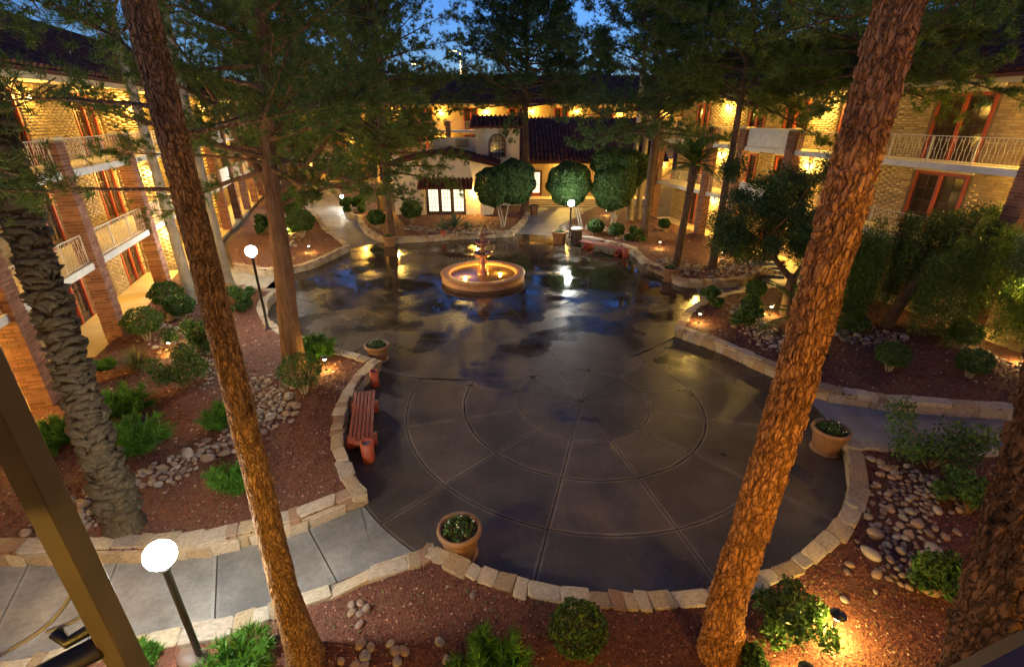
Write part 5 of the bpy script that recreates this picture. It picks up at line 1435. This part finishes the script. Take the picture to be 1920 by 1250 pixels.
b = G(1068, 446, 0.33); globe_lamp('globe lamp on a black post lighting the clipped tree, beside the trash can', b, BED_Z, ZH(b, 381) - BED_Z, 0.20)
b = G(424, 522, 0.33); globe_lamp('globe lamp seen against the left wing pier, beyond the pale palm trunk', b, BED_Z, ZH(b, 438) - BED_Z, 0.17)
b = G(522, 400, 0.33); globe_lamp('small distant globe lamp at the far end of the left wing', b, BED_Z, ZH(b, 334) - BED_Z, 0.17)
b = G(643, 384, 0.33); globe_lamp('short white lamp in the small bed beside the arcade path', b, BED_Z, ZH(b, 369) - BED_Z, 0.13)
def path_light(label, px_, hooded=False, h=0.42, power=7.0, zb=None):
    z0 = BED_Z if zb is None else zb
    b_ = G(*px_, z0)
    root = empty('path_light', (b_[0], b_[1], z0), label=label, cat='light', group='low path lights in the beds')
    MB().lathe([(0.045, -0.03), (0.045, 0.05), (0.02, 0.07), (0.02, h - 0.12), (0.035, h - 0.1), (0.035, h - 0.07)], 10).build('stake', M['black'], root, True)
    MB().lathe([(0.0, h - 0.075), (0.05, h - 0.06), (0.055, h + 0.0), (0.03, h + 0.02), (0.0, h + 0.022)], 12).build('bulb', M['pathbulb'], root, True)
    MB().lathe([(0.115, h + 0.015), (0.11, h + 0.03), (0.045, h + 0.075), (0.0, h + 0.085)], 14).build('cap', M['black'], root, True)
    lamp('path_lamp', (0, 0, h - 0.12), power, (1.0, 0.63, 0.16), 0.05, root)
    return root
for lab, p in (('path light shining on pale pebbles between two shrubs, left bed', (322, 662)), ('path light among junipers at the left wing walkway', (52, 822)), ('path light at the foot of the forked pine near the wall end', (612, 694)),
               ('path light in red gravel at the pointed plaza corner', (1310, 606)), ('path light at the top of the pebble stream behind the orange trunk', (1443, 592)), ('path light at the wing walkway right of the pepper tree', (1912, 682)),
               ('path light in the far-left bed near the plaza', (581, 474)), ('path light in the far right bed beside the slim palm', (1236, 466)), ('path light under the splayed clipped tree', (1137, 404)),
               ('path light under the clipped shrubs of the arcade path', (540, 440)), ('path light deep in the far right bed under the forked tree', (1352, 486))):
    path_light(lab, p)
path_light('hooded ground light throwing a yellow fan on the near gravel', (1556, 1192), True, 0.46, 26)
path_light('path light hidden at the near edge of the bed below the loose bush', (1500, 1290), True, 0.40, 16)

# ================================================================== benches, urns, pots, bin
def bench(label, centre, rz, length=2.35, width=0.58, z=0.46):
    root = empty('bench', (centre[0], centre[1], 0), rz, label=label, cat='bench', group='slatted benches on clay pipes')
    n = 6; w = width / n
    for k in range(n):
        y = -width / 2 + w * (k + .5)
        MB().box(-length / 2, length / 2, y - w / 2 + .013, y + w / 2 - .013, z - 0.05, z).build('slat', M['benchwood'], root, bevel=0.008)
    for x in (-length * .33, length * .33):
        MB().box(x - .05, x + .05, -width / 2 + .02, width / 2 - .02, z - .12, z - .05).build('cross_beam', M['benchwood'], root)
        mb = MB(); N = 20; V = []
        for yy, rr in ((-width / 2 - .06, .17), (width / 2 + .06, .17), (width / 2 + .06, .125), (-width / 2 - .06, .125)):
            for j in range(N):
                a = 2 * math.pi * j / N; V.append((x + rr * math.cos(a), yy, 0.17 + rr * math.sin(a)))
        F = [(i * N + j, i * N + (j + 1) % N, ((i + 1) % 4) * N + (j + 1) % N, ((i + 1) % 4) * N + j) for i in range(4) for j in range(N)]
        mb.add(V, F).build('pipe_support', M['redclay'], root, True)
    return root
def facing(c): return math.atan2(c[1] - CC[1], c[0] - CC[0]) + math.pi / 2
p0, p1 = G(684, 731, .46), G(675, 828, .46)
bc = ((p0[0] + p1[0]) / 2, (p0[1] + p1[1]) / 2)
bench('red slatted bench in front of the curved wall', bc, math.atan2(p1[1] - p0[1], p1[0] - p0[0]))
p0, p1 = G(1095, 453, .4), G(1172, 468, .4)
bench('far red slatted bench against the edging behind the plaza', ((p0[0] + p1[0]) / 2, (p0[1] + p1[1]) / 2), math.atan2(p1[1] - p0[1], p1[0] - p0[0]), 3.3)
def urn(label, px_, h=0.52, r=0.15):
    b_ = G(*px_)
    root = empty('ash_urn', (b_[0], b_[1], 0), label=label, cat='urn', group='red clay ash urns')
    MB().lathe([(r * .96, 0.0), (r, 0.02), (r, h), (r - .03, h), (r - .035, h - .07)], 22).build('pipe', M['redclay'], root, True)
    MB().lathe([(r - .03, h - .06), (0.0, h - .045)], 22).build('sand', M['path'], root)
urn('red ash urn standing at the end of the near red bench', (692, 862)); urn('red ash urn at the end of the near wall, beyond the bench', (704, 722), .5, .13)
urn('red ash urn standing against the edging before the stucco house', (832, 450), .62, .17); urn('red ash urn right of the far bench', (1172, 482), .5, .18)
def pot(label, px_, r=0.40, h=0.62, plant='flowers', mat='clay', seed=0):
    random.seed(seed); b_ = G(*px_)
    root = empty('plant_pot', (b_[0], b_[1], 0), label=label, cat='pot', group='clay plant pots round the plaza')
    k = r
    MB().lathe([(k*.66, 0.0), (k*.82, 0.0), (k*.82, .035), (k*.68, .04), (k*.70, .05), (k*.80, h*.4), (k*.88, h*.76), (k*.90, h*.80), (k*1.0, h*.82), (k*1.03, h*.90), (k*1.0, h*.98), (k*.94, h), (k*.86, h*.98), (k*.82, h*.84)], 36).build('pot_body', M[mat], root, True)
    MB().lathe([(k*.83, h*.86), (0.0, h*.89)], 24).build('soil', M['soil'], root)
    m = 420; a = rng.uniform(0, 6.28, m); rr = k * .72 * np.sqrt(rng.random(m))
    P = np.stack([rr * np.cos(a), rr * np.sin(a), h * .9 + rng.random(m) * .16 * (1 - (rr / k) ** 2)], 1)
    V, F = leaves(P, np.tile([0, 0, 1.0], (m, 1)), .035, .55, .4); link('plant', mesh_np('plant', V, F), root, M['leaf'])
    V, F = leaves(P[:24] + [0, 0, .04], unit(24), .022, .8); link('flowers', mesh_np('flowers', V, F), root, M['petal'])
pot('big clay pot of flowers on the plaza by the near curved wall', (864, 1037), .40, .66, seed=1); pot('clay bowl pot on the plaza at the end of the left wall', (710, 674), .40, .58, seed=2)
pot('big clay pot beside the right-hand path behind the orange trunk', (1547, 842), .42, .64, seed=3); pot('clay pot at the foot of the pine by the arcade path', (731, 460), .42, .6, seed=4)
pot('clay pot on the path to the lit porch', (1001, 402), .42, .75, seed=5); pot('dark clay pot next to the trash can', (1048, 456), .5, .78, seed=6); pot('clay pot at the wet pebble bed under the slim palm', (1256, 526), .42, .68, seed=7)
b = G(1080, 458)
tr = empty('trash_can', (b[0], b[1], 0), label='dark round trash can with pale lid beside the globe lamp', cat='trash can')
m_ = MB(); m_.lathe([(.34, 0.0), (.34, .05), (.33, .06), (.33, .95)], 24); m_.build('drum', M['black'], tr, True)
for k in range(24): MB().box(-.035, .035, -.012, .012, .08, .93).build('slat', M['bronze'], tr, loc=(.345 * math.cos(k * math.pi / 12), .345 * math.sin(k * math.pi / 12), 0), rot=(0, 0, k * math.pi / 12 + math.pi / 2))
MB().lathe([(.36, .95), (.37, 1.0), (.3, 1.06), (.14, 1.08), (.13, 1.02), (0, 1.0)], 24).build('lid', M['white'], tr, True)

# ================================================================== river stones
COUNT = [0]
def stream(centres, width, size, n, label=None, zb=BED_Z, limit=60, name='pebble_patch'):
    """bed of rounded stones along a line; the nearest ones are pieces of their own"""
    P = smooth(centres, n=6)
    L = sum((Vector(b_) - Vector(a_)).length for a_, b_ in zip(P[:-1], P[1:]))
    poly_l, poly_r = [], []
    for i in range(13):
        p, t_ = along(P, L * i / 12); nn = Vector((-t_.y, t_.x)); w = width * (0.42 + 0.1 * math.sin(i * 1.9))
        poly_l.append(tuple(p + nn * w)); poly_r.append(tuple(p - nn * w))
    root = tag(link(name, MB().prism(poly_r + poly_l[::-1], zb - 0.02, zb + 0.006).mesh(name), None, M['soil']), kind='structure')
    placed = []; tries = 0; grid = {}
    while len(placed) < n and tries < n * 40:
        tries += 1
        p, t_ = along(P, random.uniform(0, L)); nn = Vector((-t_.y, t_.x)); q = p + nn * random.gauss(0, .32) * width * 0.72
        s = size * random.choice((.5, .6, .7, .85, 1, 1.2, 1.6)) * random.uniform(.85, 1.15)
        key = (int(q.x / .5), int(q.y / .5)); ok = True
        for gx in (-1, 0, 1):
            for gy in (-1, 0, 1):
                for (x, y, s2) in grid.get((key[0] + gx, key[1] + gy), ()):
                    if (x - q.x) ** 2 + (y - q.y) ** 2 < (0.46 * (s + s2)) ** 2: ok = False
        if ok: placed.append((q.x, q.y, s)); grid.setdefault(key, []).append((q.x, q.y, s))
    placed.sort(key=lambda a_: a_[1] * CP + abs(a_[0]) * .2)
    rest = MB()
    for i, (x, y, s) in enumerate(placed):
        sc = (s * random.uniform(1.0, 1.35), s * random.uniform(.8, 1.0), s * random.uniform(.6, .8)); a = random.uniform(0, 3.14)
        me = random.choice(COBBLES)
        if i < limit and COUNT[0] < 300:
            link('river_stone', me, root, None, (x, y, zb + sc[2] * .28), (random.gauss(0, .12), random.gauss(0, .12), a), sc); COUNT[0] += 1
        else:
            Mx = Matrix.Translation((x, y, zb + sc[2] * .28)) @ Matrix.Rotation(a, 4, 'Z') @ Matrix.Diagonal((*sc, 1))
            rest.add([Mx @ v_.co for v_ in me.vertices], [tuple(p_.vertices) for p_ in me.polygons])
    if rest.v: tag(rest.build('river_stones', M['cobble'], root, True), kind='stuff')
random.seed(401)
g33 = lambda *pp: [G(u, v, .33) for u, v in pp]
stream(g33((120, 1000), (175, 945), (215, 940)), 1.0, .17, 60, limit=50)
stream(g33((275, 915), (335, 875), (405, 838), (470, 800), (520, 775), (500, 735), (470, 715)), 0.95, .17, 210, limit=90)
stream(g33((420, 725), (385, 690), (345, 650), (320, 615), (295, 590)), 1.5, .15, 170, limit=10)
stream(g33((1745, 895), (1705, 945), (1690, 1000), (1700, 1050), (1720, 1110)), 1.15, .16, 170, limit=110)
stream(g33((1385, 572), (1410, 605), (1440, 635), (1470, 660)), 1.3, .17, 170, limit=10)
stream(g33((1600, 575), (1575, 600), (1580, 630), (1620, 640), (1690, 628)), 0.8, .16, 140, limit=10)
stream(g33((1800, 640), (1860, 672), (1905, 690)), 0.5, .14, 50, limit=0)
stream(g33((1225, 490), (1300, 508), (1380, 505), (1420, 498)), 2.6, .17, 330, limit=0)
stream(g33((760, 428), (850, 436), (930, 434)), 1.3, .2, 150, limit=0)
stream(g33((1060, 425), (1120, 430), (1180, 448)), 1.6, .2, 150, limit=0)
stream(g33((520, 480), (540, 455), (545, 430)), 1.0, .18, 80, limit=0)
def lone(label, pts, s, group):
    for (u, v) in pts:
        x, y = G(u, v, .33); q = s * random.uniform(.75, 1.25)
        o = link('river_stone', random.choice(COBBLES), None, None, (x, y, BED_Z + q * .2), (random.gauss(0, .15), random.gauss(0, .15), random.uniform(0, 3)), (q * 1.2, q, q * .6))
        tag(o, label, 'stone', group)
lone('rounded stone in the little cluster beside the slender bare trunk', ((660, 1135), (678, 1132), (660, 1150), (675, 1152), (687, 1142), (674, 1172)), .12, 'stone cluster by the slender trunk')
lone('rounded stone among those strewn left of the bright near juniper', ((677, 1210), (694, 1217), (685, 1233), (732, 1208), (742, 1222), (758, 1222), (745, 1242), (826, 1205), (838, 1240), (640, 1240), (668, 1250), (682, 1252)), .14, 'stones strewn in the near bed')
lone('single stone lying alone in the gravel near the curved wall', ((887, 1117),), .11, None)
lone('loose stone in the gravel between the hooded light and the pebble patch', ((1592, 1060), (1588, 1073), (1641, 1110), (1582, 1125), (1564, 1198)), .11, 'loose stones by the hooded light')
lone('stone in the short row beside the wide open shrub', ((1632, 862), (1650, 868), (1662, 880), (1676, 888)), .17, 'row of stones by the open shrub')
lone('flat pale stone at the foot of the near globe lamp', ((362, 1240),), .42, None)

# ================================================================== steps, post by the balcony, street lights
b = G(1440, 520); 
st = empty('garden_steps', (b[0], b[1], 0), R(-14), label='small concrete steps with handrail at the far right walk', cat='steps')
for k in range(4): MB().box(-.75, .75, k * .32, k * .32 + .33, -.03, .13 * (k + 1)).build('step', M['path'], st, bevel=.01)
MB().tube([(-.72, .1, .1), (-.72, .1, 1.0), (-.72, 1.2, 1.5), (-.72, 1.2, .5)], .02, 6).build('handrail', M['bronze'], st)
po = empty('steel_post', (-1.83, 1.5, 0), label='dark brown square steel post with cables, close to the balcony', cat='post')
MB().box(-.05, .05, -.05, .05, 0.0, 9.6).build('tube', M['bronze'], po, bevel=.006)
MB().tube([(-.06, -.02, 5.27), (-.5, -.3, 5.2), (-1.1, -.9, 5.17), (-1.1, -3.2, 5.17)], .055, 10).build('bracket_arm', M['black'], po, True)
MB().tube([(-.07, .05, 5.36), (-.12, .02, 5.33), (-.2, -.02, 5.30), (-.26, .0, 5.34)], .028, 8).build('clamp', M['black'], po, True)
for k, (pts) in enumerate(([(-.07, .06, 5.98), (-.12, .1, 5.8), (-.11, .1, 5.55), (-.16, .06, 5.38), (-.3, 0, 5.34)], [(-.07, .07, 6.02), (-.15, .12, 5.75), (-.2, .1, 5.5), (-.34, .02, 5.33), (-.6, -.1, 5.22)])):
    MB().tube([(*xy, zz_) for xy, zz_ in zip(smooth([(q[0], q[1]) for q in pts], n=5), [v_[1] for v_ in smooth([(q[0], q[2]) for q in pts], n=5)])], .009, 6).build('cable', M['cable'], po, True)
def street_light(label, pos, h):
    root = empty('street_light', (pos[0], pos[1], -.08), label=label, cat='street light', group='street lights beyond the far wing')
    MB().lathe([(.14, 0), (.09, .4), (.06, h)], 10).build('pole', M['railpaint'], root, True)
    MB().tube([(0, 0, h), (-.5, 0, h + .2), (-1.3, -.1, h + .2)], .05, 8).build('arm', M['railpaint'], root, True)
    MB().box(-1.7, -1.1, -.25, .05, h + .1, h + .26).build('head', M['bronze'], root, bevel=.02)
    MB().box(-1.65, -1.15, -.2, 0, h + .04, h + .098).build('lens', M['bulb'], root)
    lamp('street_lamp_light', (-1.4, -.1, h - .05), 300, WARM, .15, root)
street_light('street light rising clear above the far wing roof', (-6.8, 74.0), 15.0); street_light('street light half hidden in pine needles above the far wing', (-11.6, 74.0), 13.6)

# ================================================================== fallen needles and leaves
def litter(name, pts, z, size, mat, parent=None):
    n = len(pts); a = rng.uniform(0, 6.28, n); L = size * rng.uniform(.5, 1.4, n); w = L * rng.uniform(.05, .3, n)
    d = np.stack([np.cos(a), np.sin(a)], 1); s = np.stack([-d[:, 1], d[:, 0]], 1)
    P = lambda q, zz: np.concatenate([q, zz[:, None]], 1)
    z0 = np.full(n, z); V = np.stack([P(pts - d * L[:, None], z0 + rng.uniform(0, .012, n)), P(pts + s * w[:, None], z0 + .008), P(pts + d * L[:, None], z0 + rng.uniform(0, .012, n)), P(pts - s * w[:, None], z0 + .004)], 1)
    o = link(name, mesh_np(name, V.reshape(-1, 3), np.arange(n * 4).reshape(-1, 4)), parent, M[mat])
    return tag(o, kind='stuff')
aa = rng.uniform(0, 6.28, 2600); rr = RC * np.sqrt(rng.random(2600)) ** 0.45
pts = np.stack([CC[0] + rr * np.cos(aa), CC[1] + rr * np.sin(aa)], 1)
aa = rng.uniform(0, 6.28, 1800); rr = RF * np.sqrt(rng.random(1800)) ** 0.5
pts = np.concatenate([pts, np.stack([FC[0] + rr * np.cos(aa), FC[1] + rr * np.sin(aa)], 1)])
litter('fallen_needles', pts, 0.003, 0.035, 'grass')
for poly in (BED_L, BED_B, BED_R1):
    A_ = np.array(poly); lo, hi = np.maximum(A_.min(0), [-14, 2]), np.minimum(A_.max(0), [18, 26])
    q = rng.uniform(lo, hi, (5200, 2)); q = q[inside(q, poly)]
    litter('fallen_needles', q, BED_Z + 0.02, 0.05, 'grass')
